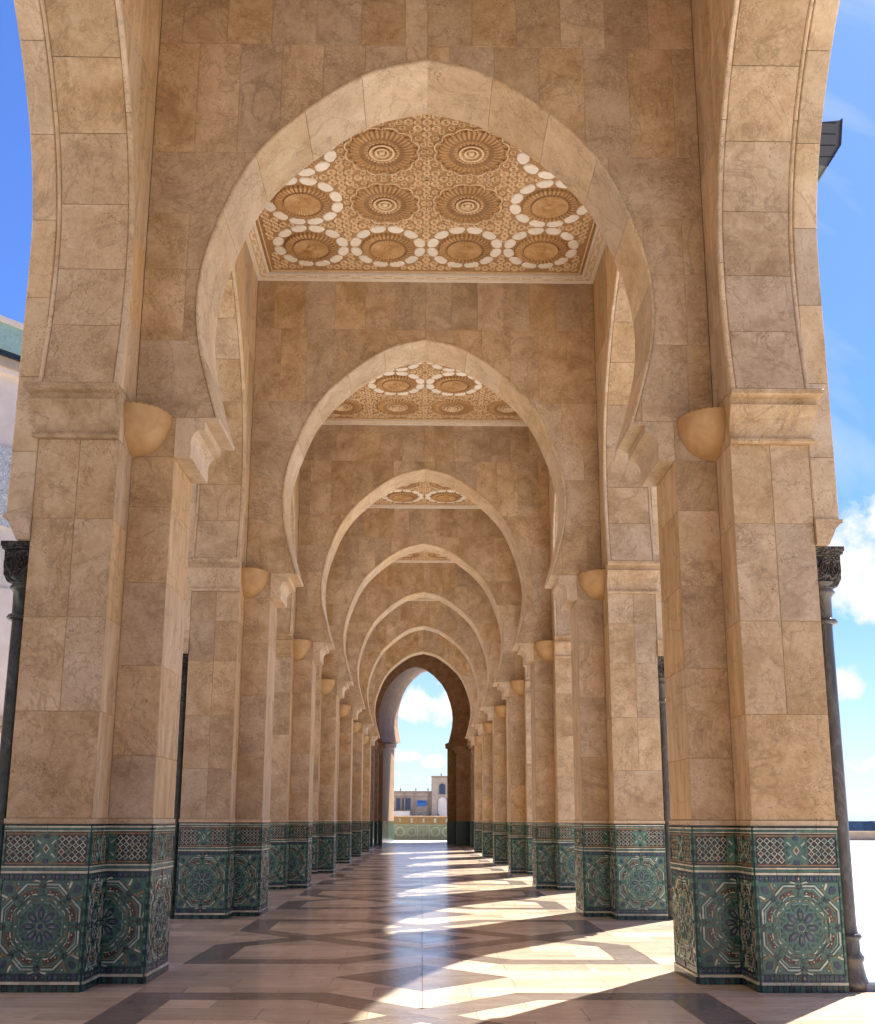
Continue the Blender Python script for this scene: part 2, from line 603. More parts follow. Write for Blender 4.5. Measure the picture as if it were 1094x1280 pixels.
def smooth_profile(pts, n=5):
    """Catmull-Rom through the points (z, w)"""
    out = []
    P = [pts[0]] + list(pts) + [(2 * pts[-1][0] - pts[-2][0], 2 * pts[-1][1] - pts[-2][1])]
    for i in range(1, len(P) - 2):
        a, b, c, d = P[i - 1], P[i], P[i + 1], P[i + 2]
        for k in range(n):
            t = k / n
            out.append(tuple(0.5 * (2 * b[j] + (c[j] - a[j]) * t + (2 * a[j] - 5 * b[j] + 4 * c[j] - d[j]) * t * t
                                    + (-a[j] + 3 * b[j] - 3 * c[j] + d[j]) * t ** 3) for j in (0, 1)))
    out.append(pts[-1])
    return [(z, max(0.0, w)) for z, w in out]


CROSS_P = smooth_profile(CROSS)
SIDE_P = smooth_profile(SIDE)
OUTER_P = smooth_profile(OUTER)


def wfun(prof):
    def w(z):
        if z <= prof[0][0]:
            return prof[0][1]
        if z >= prof[-1][0]:
            return 0.0
        for (z0, w0), (z1, w1) in zip(prof, prof[1:]):
            if z0 <= z <= z1:
                return w0 + (w1 - w0) * (z - z0) / max(1e-9, z1 - z0)
        return 0.0
    return w


def offset_profile(prof, e):
    out = []
    n = len(prof)
    for i, (z, w) in enumerate(prof):
        (za, wa), (zb, wb) = prof[max(0, i - 1)], prof[min(n - 1, i + 1)]
        dz, dw = zb - za, wb - wa
        l = math.hypot(dz, dw) or 1
        nw, nz = dz / l, -dw / l
        out.append((z + nz * e, w + nw * e))
    out[0] = (prof[0][0], prof[0][1] + e)
    # run the last stretch up to the axis
    (za, wa), (zb, wb) = out[-2], out[-1]
    k = wb / max(1e-6, (wa - wb))
    out[-1] = (zb + (zb - za) * k, 0.0)
    return out


def arch_cells(a0, a1, z0, z1, prof, extra=0.035):
    """polygons of the part of the rectangle [a0,a1]x[z0,z1] outside the arch (a >= w(z)+extra)"""
    prof = offset_profile(prof, extra)
    w = wfun(prof)

    def left(z):
        return max(a0, w(z))
    zs = sorted(set([z0, z1] + [z for z, _ in prof if z0 < z < z1]))
    fine = []
    for p, q in zip(zs, zs[1:]):
        k = max(1, int((q - p) / 0.08))
        fine += [p + (q - p) * i / k for i in range(k)]
    fine.append(zs[-1])
    runs, cur = [], []
    for z in fine:
        if left(z) < a1 - 0.03:
            cur.append(z)
        else:
            if len(cur) > 1: runs.append(cur)
            cur = []
    if len(cur) > 1: runs.append(cur)
    out = []
    for run in runs:
        ch = [(left(z), z) for z in run]
        keep = [ch[0]]
        for i in range(1, len(ch) - 1):
            if abs(ch[i][0] - keep[-1][0]) > 0.004 or abs(ch[i + 1][0] - ch[i][0]) > 0.004:
                keep.append(ch[i])
        keep.append(ch[-1])
        poly = keep + [(a1, run[-1]), (a1, run[0])]
        if run[-1] - run[0] > 0.04:
            out.append(poly)
    return out


def arch_core(mb, prof, a_out, z_lo, z_hi, fn, d0, d1, extra=0.034):
    """solid wall of half width a_out with the arch cut out, both halves; fn(a,z,d)"""
    pts = offset_profile(prof, extra)
    for s in (1, -1):
        f = (lambda a, z, d, s=s: fn(s * a, z, d))
        if z_lo < pts[0][0] - 1e-6:
            mb.prism([(pts[0][1], z_lo), (a_out, z_lo), (a_out, pts[0][0]), (pts[0][1], pts[0][0])], f, d0, d1)
        for (za, wa), (zb, wb) in zip(pts, pts[1:]):
            vs = [f(wa, za, d0), f(a_out, za, d0), f(a_out, zb, d0), f(wb, zb, d0), f(wa, za, d1), f(a_out, za, d1), f(a_out, zb, d1), f(wb, zb, d1)]
            mb.add(vs, [(0, 1, 2, 3), (4, 7, 6, 5), (0, 3, 7, 4), (1, 5, 6, 2)])
        mb.prism([(0, pts[-1][0]), (a_out, pts[-1][0]), (a_out, z_hi), (0, z_hi)], f, d0, d1)


def voussoirs(prof, joints, fn, d0, d1, parent, t=0.035, m=STONE_L, name='voussoir', gap=0.003, ch=0.013, sides=(1, -1), raise_=0.0):
    """soffit slabs bent along the arch; joints are arc-length fractions"""
    L = [0.0]
    for (z0, w0), (z1, w1) in zip(prof, prof[1:]):
        L.append(L[-1] + math.hypot(z1 - z0, w1 - w0))
    tot = L[-1]

    def at(s):
        s = min(max(s, 0), tot)
        for i in range(len(L) - 1):
            if L[i] <= s <= L[i + 1]:
                k = (s - L[i]) / max(1e-9, L[i + 1] - L[i])
                z = prof[i][0] + (prof[i + 1][0] - prof[i][0]) * k
                w = prof[i][1] + (prof[i + 1][1] - prof[i][1]) * k
                dz, dw = prof[i + 1][0] - prof[i][0], prof[i + 1][1] - prof[i][1]
                l = math.hypot(dz, dw)
                return w, z, dz / l, -dw / l      # point and outward normal (w dir, z dir)
        return 0, prof[-1][0], 0, 1
    objs = []
    for sgn in sides:
        for j0, j1 in zip(joints, joints[1:]):
            s0, s1 = j0 * tot + gap * (j0 > 0), j1 * tot - gap * (j1 < 1)
            n = max(2, int((s1 - s0) / 0.16))
            rows = []
            for i in range(n + 1):
                w, z, nw, nz = at(s0 + (s1 - s0) * i / n)
                w -= raise_ * nw; z -= raise_ * nz
                if j1 == 1 and i == n:
                    ins = [(0.0, z - 0.0), (0.0, z + ch), (0.0, z + t)]
                else:
                    ins = [(w, z), (w + nw * ch, z + nz * ch), (w + nw * t, z + nz * t)]
                rows.append(ins)
            vs = []
            for r in rows:
                (a, b), (c, d), (e, f) = r
                vs += [fn(sgn * a, b, d0 + ch), fn(sgn * a, b, d1 - ch), fn(sgn * c, d, d1), fn(sgn * e, f, d1), fn(sgn * e, f, d0), fn(sgn * c, d, d0)]
            fs = []
            for i in range(n):
                o, p = i * 6, i * 6 + 6
                for k in range(6):
                    k2 = (k + 1) % 6
                    if k == 3: continue
                    fs.append((o + k, o + k2, p + k2, p + k))
            fs.append((0, 1, 2, 3, 4, 5)); fs.append(tuple(n * 6 + k for k in range(6)))
            mb = MB(); mb.add(vs, fs)
            objs.append(mb.obj(name, m, parent))
    return objs


# ------------------------------------------------------------------ the ground
def clip_half(poly, a, b, c):
    """keep a*x+b*y<=c"""
    out = []
    n = len(poly)
    for i in range(n):
        p, q = poly[i], poly[(i + 1) % n]
        dp, dq = a * p[0] + b * p[1] - c, a * q[0] + b * q[1] - c
        if dp <= 1e-9: out.append(p)
        if (dp < -1e-9 and dq > 1e-9) or (dp > 1e-9 and dq < -1e-9):
            t = dp / (dp - dq)
            out.append((p[0] + (q[0] - p[0]) * t, p[1] + (q[1] - p[1]) * t))
    return out


def area(poly):
    n = len(poly)
    return 0.5 * sum(poly[i][0] * poly[(i + 1) % n][1] - poly[(i + 1) % n][0] * poly[i][1] for i in range(n))


def ccw(poly):
    return poly if area(poly) > 0 else poly[::-1]


def subtract(p, q):
    """convex p minus convex ccw q -> convex pieces"""
    out = []
    rest = p
    n = len(q)
    # quick reject
    if max(x for x, _ in p) <= min(x for x, _ in q) or min(x for x, _ in p) >= max(x for x, _ in q) or \
       max(y for _, y in p) <= min(y for _, y in q) or min(y for _, y in p) >= max(y for _, y in q):
        return [p]
    inter = p
    for i in range(n):
        (x0, y0), (x1, y1) = q[i], q[(i + 1) % n]
        a, b = (y1 - y0), -(x1 - x0)
        inter = clip_half(inter, a, b, a * x0 + b * y0)
        if len(inter) < 3: return [p]
    if abs(area(inter)) < 1e-4: return [p]
    for i in range(n):
        (x0, y0), (x1, y1) = q[i], q[(i + 1) % n]
        a, b = (y1 - y0), -(x1 - x0)
        c = a * x0 + b * y0
        o = clip_half(rest, -a, -b, -c)
        if len(o) >= 3 and abs(area(o)) > 1e-3: out.append(o)
        rest = clip_half(rest, a, b, c)
        if len(rest) < 3: break
    return out


HWB = 0.21


def band_quads(loop, closed=True):
    n = len(loop)
    offs = []
    for sg in (1, -1):
        o = []
        for i in range(n):
            p0, p1, p2 = loop[i - 1], loop[i], loop[(i + 1) % n]
            e1 = (p1[0] - p0[0], p1[1] - p0[1]); e2 = (p2[0] - p1[0], p2[1] - p1[1])
            l1, l2 = math.hypot(*e1), math.hypot(*e2)
            n1 = (-e1[1] / l1, e1[0] / l1); n2 = (-e2[1] / l2, e2[0] / l2)
            bx, by = n1[0] + n2[0], n1[1] + n2[1]
            k = (bx * bx + by * by) / 2
            o.append((p1[0] + sg * bx * HWB / k, p1[1] + sg * by * HWB / k))
        offs.append(o)
    quads = []
    for i in range(n):
        j = (i + 1) % n
        a, b, c, d = offs[0][i], offs[0][j], offs[1][j], offs[1][i]
        ln = math.hypot(loop[j][0] - loop[i][0], loop[j][1] - loop[i][1])
        k = max(1, round(ln / 0.95))
        for t in range(k):
            t0, t1 = t / k, (t + 1) / k
            L_ = lambda p, q, t: (p[0] + (q[0] - p[0]) * t, p[1] + (q[1] - p[1]) * t)
            quads.append(ccw([L_(a, b, t0), L_(a, b, t1), L_(d, c, t1), L_(d, c, t0)]))
    return quads


def floor_pieces():
    knot = [(.97, 2.52), (2.5, 2.52), (2.5, .95), (1.55, 0), (0, -1.55), (-.97, -2.52), (-2.5, -2.52), (-2.5, -.95), (-1.55, 0), (0, 1.55)]
    knot2 = [(-x, y) for x, y in knot][::-1]
    dark0 = []
    for lp in (knot, knot2):
        for q in band_quads(lp):
            parts = [q]
            for e in dark0:
                parts = [r for p in parts for r in subtract(p, e)]
            dark0 += [ccw(p) for p in parts]
    for r in (0.72,):
        dark0 += [ccw([(0, 0), a, b]) for a, b in (((r, 0), (0, r)), ((0, r), (-r, 0)), ((-r, 0), (0, -r)), ((0, -r), (r, 0)))]
    darks = []
    for k in range(-1, 9):
        yc = Y0 + (k - 0.5) * BAY
        darks += [[(x, y + yc) for x, y in q] for q in dark0]
        yp = Y0 + k * BAY
        r = 0.92
        darks += [[(x, y + yp) for x, y in ccw([(0, 0), a, b])] for a, b in (((r, 0), (0, r)), ((0, r), (-r, 0)), ((-r, 0), (0, -r)), ((0, -r), (r, 0)))]
    xs0 = [-4.72, -3.7, -2.72, -1.85, -.92, 0, .92, 1.85, 2.72, 3.7, 4.72]
    xs1 = [-4.72, -4.2, -3.2, -2.72, -2.28, -1.38, -.46, 0, .46, 1.38, 2.28, 2.72, 3.2, 4.2, 4.72]
    lights = []
    y = 1.0
    i = 0
    H = BAY / 13
    while y < 78:
        xs = xs0 if i % 2 else xs1
        loc = [d for d in darks if min(q[1] for q in d) < y + H and max(q[1] for q in d) > y]
        for a, b in zip(xs, xs[1:]):
            parts = [[(a, y), (b, y), (b, y + H), (a, y + H)]]
            for d in loc:
                parts = [r for p in parts for r in subtract(p, d)]
            lights += [ccw(p) for p in parts if abs(area(p)) > 0.004]
        y += H
        i += 1
    return darks, lights


floor = structure(MB().box(-4.72, 4.72, -6, 78, -0.30, -0.012).obj('floor', BED))
up = lambda a, b, d: (a, b, -d)
darks, lights = floor_pieces()


def visible_key(poly):
    cy = sum(q[1] for q in poly) / len(poly); cx = sum(q[0] for q in poly) / len(poly)
    if cy < 8.3 or abs(cx) > cy * 0.43 + .3:
        return 1e6 + cy
    return cy * cy / math.sqrt(abs(area(poly)))


for name, polys, m in (('dark_marble_strip', darks, FLOOR_DARK), ('marble_slab', lights, FLOOR_LIGHT)):
    polys = sorted(polys, key=visible_key)
    for p in polys[:290]:
        slab(p, up, floor, name, m, t=0.014, gap=0.0022, ch=0.0012)
    rest = MB()
    for p in polys[290:]:
        slab_mesh(p, up, t=0.014, gap=0.0022, ch=0.0012, mb=rest)
    r = rest.obj(name + '_infill', m, floor)
    r['kind'] = 'stuff'

# plaza sheets either side, and beyond the end of the arcade
pl = MB()
pl.add([(4.72, -60, -.02), (95, -60, -.02), (110, 95, -.02), (4.72, 95, -.02)], [(0, 1, 2, 3)])
pl.add([(-95, -60, -.02), (-4.72, -60, -.02), (-4.72, 95, -.02), (-110, 95, -.02)], [(0, 1, 2, 3)])
pl.add([(-110, 95, -.02), (24, 95, -.02), (24, 420, -.02), (-160, 420, -.02)], [(0, 1, 2, 3)])
pl.add([(-4.72, 78, -.02), (4.72, 78, -.02), (4.72, 95, -.02), (-4.72, 95, -.02)], [(0, 1, 2, 3)])
pl.add([(-4.72, -60, -.02), (4.72, -60, -.02), (4.72, -6, -.02), (-4.72, -6, -.02)], [(0, 1, 2, 3)])
structure(pl.obj('plaza', PLAZA))
sea = structure(MB().add([(-4000, -4000, -6), (4000, -4000, -6), (4000, 4000, -6), (-4000, 4000, -6)], [(0, 1, 2, 3)]).obj('sea', SEA))

# ------------------------------------------------------------------ glazed dado panels
DZ = Z_DADO


def panel_mesh(W, mode='full', detail=True, split=False):
    """panel lying in (a in -W/2..W/2, z), face towards -depth; returns MB in local a,z,d coordinates (x=a, y=-proud, z=z)"""
    mb = MB()
    h = W / 2
    fn = lambda a, z, d: (a, d, z)

    def clampx(poly):
        return [(min(max(a, -h + .004), h - .004), z) for a, z in poly]

    def bar(poly, mi, proud):
        poly = clampx(poly)
        if max(p[0] for p in poly) - min(p[0] for p in poly) < 0.004:
            return
        q = inset(poly, 0.0015) if len(poly) < 9 else poly
        n = len(q)
        mb.add([fn(a, z, -proud) for a, z in q] + [fn(a, z, 0) for a, z in poly], [tuple(range(n))] + [(i, i + n, (i + 1) % n + n, (i + 1) % n) for i in range(n)], mi)

    def rect(a0, a1, z0, z1, mi, proud):
        bar([(a0, z0), (a1, z0), (a1, z1), (a0, z1)], mi, proud)

    def strip(z0, z1, mi, proud, step=None):
        if not step:
            rect(-h, h, z0, z1, mi, proud)
        else:
            n = max(2, round(W / step))
            for i in range(n):
                rect(-h + W * i / n + .0008, -h + W * (i + 1) / n - .0008, z0, z1, mi if not isinstance(mi, tuple) else mi[i % len(mi)], proud + random.uniform(-.0006, .0006))
    # ground sheet
    mb.add([fn(-h, 0, 0), fn(h, 0, 0), fn(h, DZ, 0), fn(-h, DZ, 0)], [(0, 1, 2, 3)], DG)
    strip(0.0, .066, (DG, DG, BK), .022, .052)
    strip(.068, .096, CR, .026, .26)
    strip(.10, .162, (NV, NV, NV, DG), .010, .045)
    strip(1.028, 1.082, (NV, NV, DG, NV), .010, .045)
    strip(1.088, 1.112, CR, .016, .2)
    strip(1.118, 1.138, GR, .012, .2)
    strip(1.142, 1.158, CR, .014, .2)
    strip(1.484, 1.496, CR, .014, .2)
    strip(1.50, 1.517, GR, .012, .2)
    strip(1.52, 1.538, CR, .016, .2)
    strip(1.54, DZ, BK, .018, .2)
    e = .024                                      # dark edge border
    for sx in (-1, 1):
        a0, a1 = sorted((sx * h, sx * (h - e)))
        k = 26
        for i in range(k):
            z0 = .10 + (DZ - .02 - .10) * i / k
            rect(a0, a1, z0 + .001, z0 + (DZ - .12) / k - .001, DG if i % 2 else GR, .012)
    hw = h - e - .004
    # main field
    rect(-hw, hw, .168, 1.022, GR, .004)
    zc, Rz = .595, .415
    if mode == 'full':
        Rx, cx = hw, 0.0
    elif mode == 'half_l':     # rosette centre on the left edge of the strip
        Rx, cx = .415, -h
    elif mode == 'half_r':
        Rx, cx = .415, h
    else:
        Rx, cx = hw, 0.0

    def P(r, ang):
        return (cx + Rx * r * math.sin(ang), zc + Rz * r * math.cos(ang))

    def inside(poly):
        m = sum(p[0] for p in poly) / len(poly)
        return -hw - .002 < m < hw + .002

    def put(poly, mi, pr):
        if inside(poly):
            poly = [(min(max(a, -hw), hw), z) for a, z in poly]
            bar(poly, mi, pr)

    def polar(pts, ang, mi, pr):
        put([P(math.hypot(r, t), ang + math.atan2(t, r)) for r, t in pts], mi, pr)

    def bead(r, ang, rad, mi, pr=.012, k=6):
        c = P(r, ang)
        put([(c[0] + rad * math.cos(2 * PI * i / k), c[1] + rad * math.sin(2 * PI * i / k)) for i in range(k)], mi, pr)
    petals = []
    for i in range(8):
        a = i * PI / 4
        petal = [(.13, 0), (.20, .055), (.32, .085), (.40, .05), (.45, 0), (.40, -.05), (.32, -.085), (.20, -.055)]
        if split:
            petals.append([P(math.hypot(r, t), a + math.atan2(t, r)) for r, t in petal])
        else:
            polar(petal, a, NV, .011)
        # pale outline strokes between petals
        polar([(.14, .035), (.16, .05), (.30, .14), (.28, .15)][::1], a, MI, .009)
        polar([(.14, -.035), (.28, -.15), (.30, -.14), (.16, -.05)], a, MI, .009)
        b = a + PI / 8
        polar([(.42, -.022), (.52, -.03), (.56, 0), (.52, .03), (.42, .022), (.38, 0)], b, DG, .010)
        # yellow crescents on the ring r~.6
        for sg in (1, -1):
            polar([(.585, sg * .08), (.64, sg * .13), (.625, sg * .20), (.575, sg * .235), (.60, sg * .19), (.60, sg * .13)], a, CR if i % 2 else OC, .011)
        bead(.60, a, .010, CR); bead(.655, b, .010, OC)
        # dark ring segments
        polar([(.66, -.2), (.70, -.2), (.72, 0), (.70, .2), (.66, .2), (.68, 0)], a, DG, .009)
        # brown clusters
        polar([(.74, -.19), (.84, -.17), (.86, 0), (.84, .17), (.74, .19), (.77, 0)], b, BR, .009)
        for t, mi in ((-.13, CR), (-.05, BR), (.05, CR), (.13, OC)):
            bead(.80, b + t / .8, .0085, mi, .014)
            bead(.765 + .06 * (abs(t) > .1), b + t * .7, .007, CR if mi == BR else BR, .013)
    bead(0, 0, .026, NV, .014, 8)
    for i in range(12):
        bead(.09, i * PI / 6, .007, MI if i % 2 else CR, .014)
    # octagonal frame: an angled bar over each corner, dark border inside and outside
    for i in range(8):
        c = i * PI / 4 + PI / 8
        for (r, wd, mi, pr, arm) in ((.925, .062, DG, .007, .36), (.94, .024, MI, .015, .30), (.875, .012, OC if i % 2 else MI, .011, .27)):
            for sg in (1, -1):
                def O(rr, t):           # point on the octagon side next to the corner; t from the corner towards the side's middle
                    base = c - sg * PI / 8
                    half = rr * math.tan(PI / 8)
                    u = half - t
                    return (rr * math.cos(base) - sg * u * math.sin(base), rr * math.sin(base) + sg * u * math.cos(base))
                q = [O(r - wd, -(wd) * math.tan(PI / 8) * 0), O(r + wd, 0), O(r + wd, arm), O(r - wd, arm)]
                put([(cx + Rx * y_, zc + Rz * x_) for x_, y_ in q], mi, pr)
        polar([(.70, -.03), (.78, -.05), (.83, 0), (.78, .05), (.70, .03), (.67, 0)], c - PI / 8, DG, .010)
        bead(.74, c - PI / 8, .009, OC, .014)
        polar([(.86, -.03), (.93, -.045), (.97, 0), (.93, .045), (.86, .03), (.83, 0)], c - PI / 8, BK, .010)
        bead(.93, c - PI / 8, .011, BR, .013); bead(.93, c - PI / 8, .005, CR, .016)
        for t in (-1, 1):
            polar([(.70, t * .10), (.735, t * .16), (.725, t * .23), (.69, t * .27), (.70, t * .20)], c - PI / 8, MI if i % 2 else CR, .011)
            polar([(.97, t * .06), (1.03, t * .11), (1.05, t * .20), (1.01, t * .24), (1.0, t * .15)], c - PI / 8, CR if (i + t) % 2 else OC, .011)
            polar([(.46, t * .05), (.50, t * .10), (.47, t * .17), (.44, t * .10)], c, GR if False else DG, .009)
            polar([(.20, t * .018), (.34, t * .03), (.34, t * .012), (.20, t * .006)], c - PI / 8, MI, .015)
        # scalloped ring of pale strokes round the flower
        for t0, t1 in ((-.17, -.02), (.02, .17)):
            bb = c
            polar([(.50 + .05 * math.cos(t0 * 9), t0 * .9), (.50 + .05 * math.cos(t1 * 9), t1 * .9), (.515 + .05 * math.cos(t1 * 9), t1 * .9), (.515 + .05 * math.cos(t0 * 9), t0 * .9)], bb, MI, .010)
    # corners
    for sx in (-1, 1):
        for sz in (-1, 1):
            ang = math.atan2(sx, sz)
            polar([(1.06, 0), (1.14, .08), (1.24, .08), (1.30, 0), (1.24, -.08), (1.14, -.08)], ang, NV, .011)
            for t in (-1, 1):
                polar([(1.06, t * .13), (1.16, t * .16), (1.22, t * .20), (1.19, t * .23), (1.11, t * .20), (1.04, t * .17)], ang, OC if t > 0 else CR, .011)
                bead(1.13, ang + t * .22, .010, MI)
    # lattice band at the top
    zl0, zl1 = 1.165, 1.478
    rect(-hw, hw, zl0, zl1, BR, .003)
    rect(-hw, hw, zl1 - .022, zl1 - .008, OC, .010)
    rect(-hw, hw, zl0 + .008, zl0 + .022, OC, .010)
    zc2 = (zl0 + zl1) / 2
    cb = cx if mode.startswith('half') else 0.0
    wb = .115 if mode != 'narrow' else .06

    def lat(a0, a1):
        n = max(2, round((a1 - a0) / .066))
        st = (a1 - a0) / n
        rect(a0, a1, zl0 + .03, zl1 - .03, BK, .004)
        for i in range(n):
            for j in range(4):
                ca, cz = a0 + st * (i + .5), zl0 + .065 + j * .061
                r = st * .36
                rr_ = st * .52
                put([(ca - rr_, cz), (ca, cz - .034), (ca + rr_, cz), (ca, cz + .034)], CR if (i * 5 + j * 3) % 4 else MI, .008)
                put([(ca - r, cz), (ca, cz - .024), (ca + r, cz), (ca, cz + .024)], (BK, BR, DG, BK, DG)[(i * 2 + j) % 5], .012)
            for j in range(3):
                ca, cz = a0 + st * i, zl0 + .095 + j * .061
                r = st * .13
                put([(ca - r, cz), (ca, cz - .009), (ca + r, cz), (ca, cz + .009)], BR if j != 1 else OC, .012)
    if cb - wb > -hw + .06:
        lat(-hw + .006, cb - wb)
    if cb + wb < hw - .06:
        lat(cb + wb, hw - .006)
    g0, g1 = max(-hw, cb - wb), min(hw, cb + wb)
    if g1 - g0 > .02:
        rect(g0, g1, zl0 + .002, zl1 - .002, GR, .006)
    put([(cb - .035, zc2), (cb, zc2 - .05), (cb + .035, zc2), (cb, zc2 + .05)], CR, .010)
    put([(cb - .022, zc2), (cb, zc2 - .032), (cb + .022, zc2), (cb, zc2 + .032)], BR, .013)
    for sz in (-1, 1):
        c = zc2 + sz * .118
        put([(cb - .032, c), (cb - .018, c - .024), (cb + .018, c - .024), (cb + .032, c), (cb + .018, c + .024), (cb - .018, c + .024)], NV, .014)
        for sx in (-1, 1):
            put([(cb + sx * .05, c + sz * .012), (cb + sx * .09, c + sz * .02), (cb + sx * .10, c + sz * .008), (cb + sx * .06, c - sz * .004)], OC, .013)
            put([(cb + sx * .045, zc2 + sz * .05), (cb + sx * .085, zc2 + sz * .09), (cb + sx * .095, zc2 + sz * .075), (cb + sx * .058, zc2 + sz * .04)], MI, .012)
            put([(cb + sx * .07, zc2 + sz * .022), (cb + sx * .095, zc2 + sz * .0), (cb + sx * .10, zc2 + sz * .03), (cb + sx * .085, zc2 + sz * .045)], DG, .011)
    # accents in the navy bands
    for zz in (.131, 1.055):
        put([(cb - .02, zz), (cb, zz - .03), (cb + .02, zz), (cb, zz + .03)], BR, .016)
        put([(cb - .009, zz), (cb, zz - .013), (cb + .009, zz), (cb, zz + .013)], CR, .019)
        k = int(W / .06)
        for i in range(k):
            a = -h + .05 + (W - .1) * i / max(1, k - 1)
            if abs(a - cb) > .04:
                put([(a - .006, zz), (a, zz - .007), (a + .006, zz), (a, zz + .007)], MI, .013)
    return (mb, petals) if split else mb


PW_A, PW_S, PW_B, PW_R = AO - AI, HA - HB, AI - BI, 2 * HB
PANELS = {
    'A': panel_mesh(PW_A, 'full').mesh('rosette_panel', TILES),
    'S': panel_mesh(PW_S, 'narrow').mesh('rosette_panel', TILES),
    'BL': panel_mesh(PW_B, 'half_l').mesh('rosette_panel', TILES),
    'BR': panel_mesh(PW_B, 'half_r').mesh('rosette_panel', TILES),
    'R': panel_mesh(PW_R, 'full').mesh('rosette_panel', TILES),
}
_mb, _pet = panel_mesh(PW_A, 'full', split=True)
PANEL_A0 = _mb.mesh('rosette_panel', TILES)
PETALS = []
for pp in _pet:
    m_ = MB(); q = inset(pp, .0015); n_ = len(q)
    m_.add([(a, -.012, z) for a, z in q] + [(a, 0, z) for a, z in pp], [tuple(range(n_))] + [(i, i + n_, (i + 1) % n_ + n_, (i + 1) % n_) for i in range(n_)])
    PETALS.append(m_.mesh('petal_tile', T_NAVY))

# ------------------------------------------------------------------ piers
ORD = ['nearest', 'second', 'third', 'fourth', 'fifth', 'sixth', 'farthest']


def rows_between(z0, z1, step, off=0.0):
    zs = [z0]
    z = z0 + step * (off if off else 1)
    while z < z1 - step * .3:
        zs.append(z)
        z += step
    zs.append(z1)
    return zs


IMP_PROF = [(0.0, 5.53), (.055, 5.53), (.065, 5.545), (.065, 5.575), (.03, 5.59), (.028, 5.62), (.04, 5.70), (.07, 5.80), (.115, 5.88), (.135, 5.93),
            (.10, 5.945), (.10, 6.01), (.165, 6.025), (.185, 6.04), (.185, 6.085), (.17, 6.098), (0.0, 6.098)]


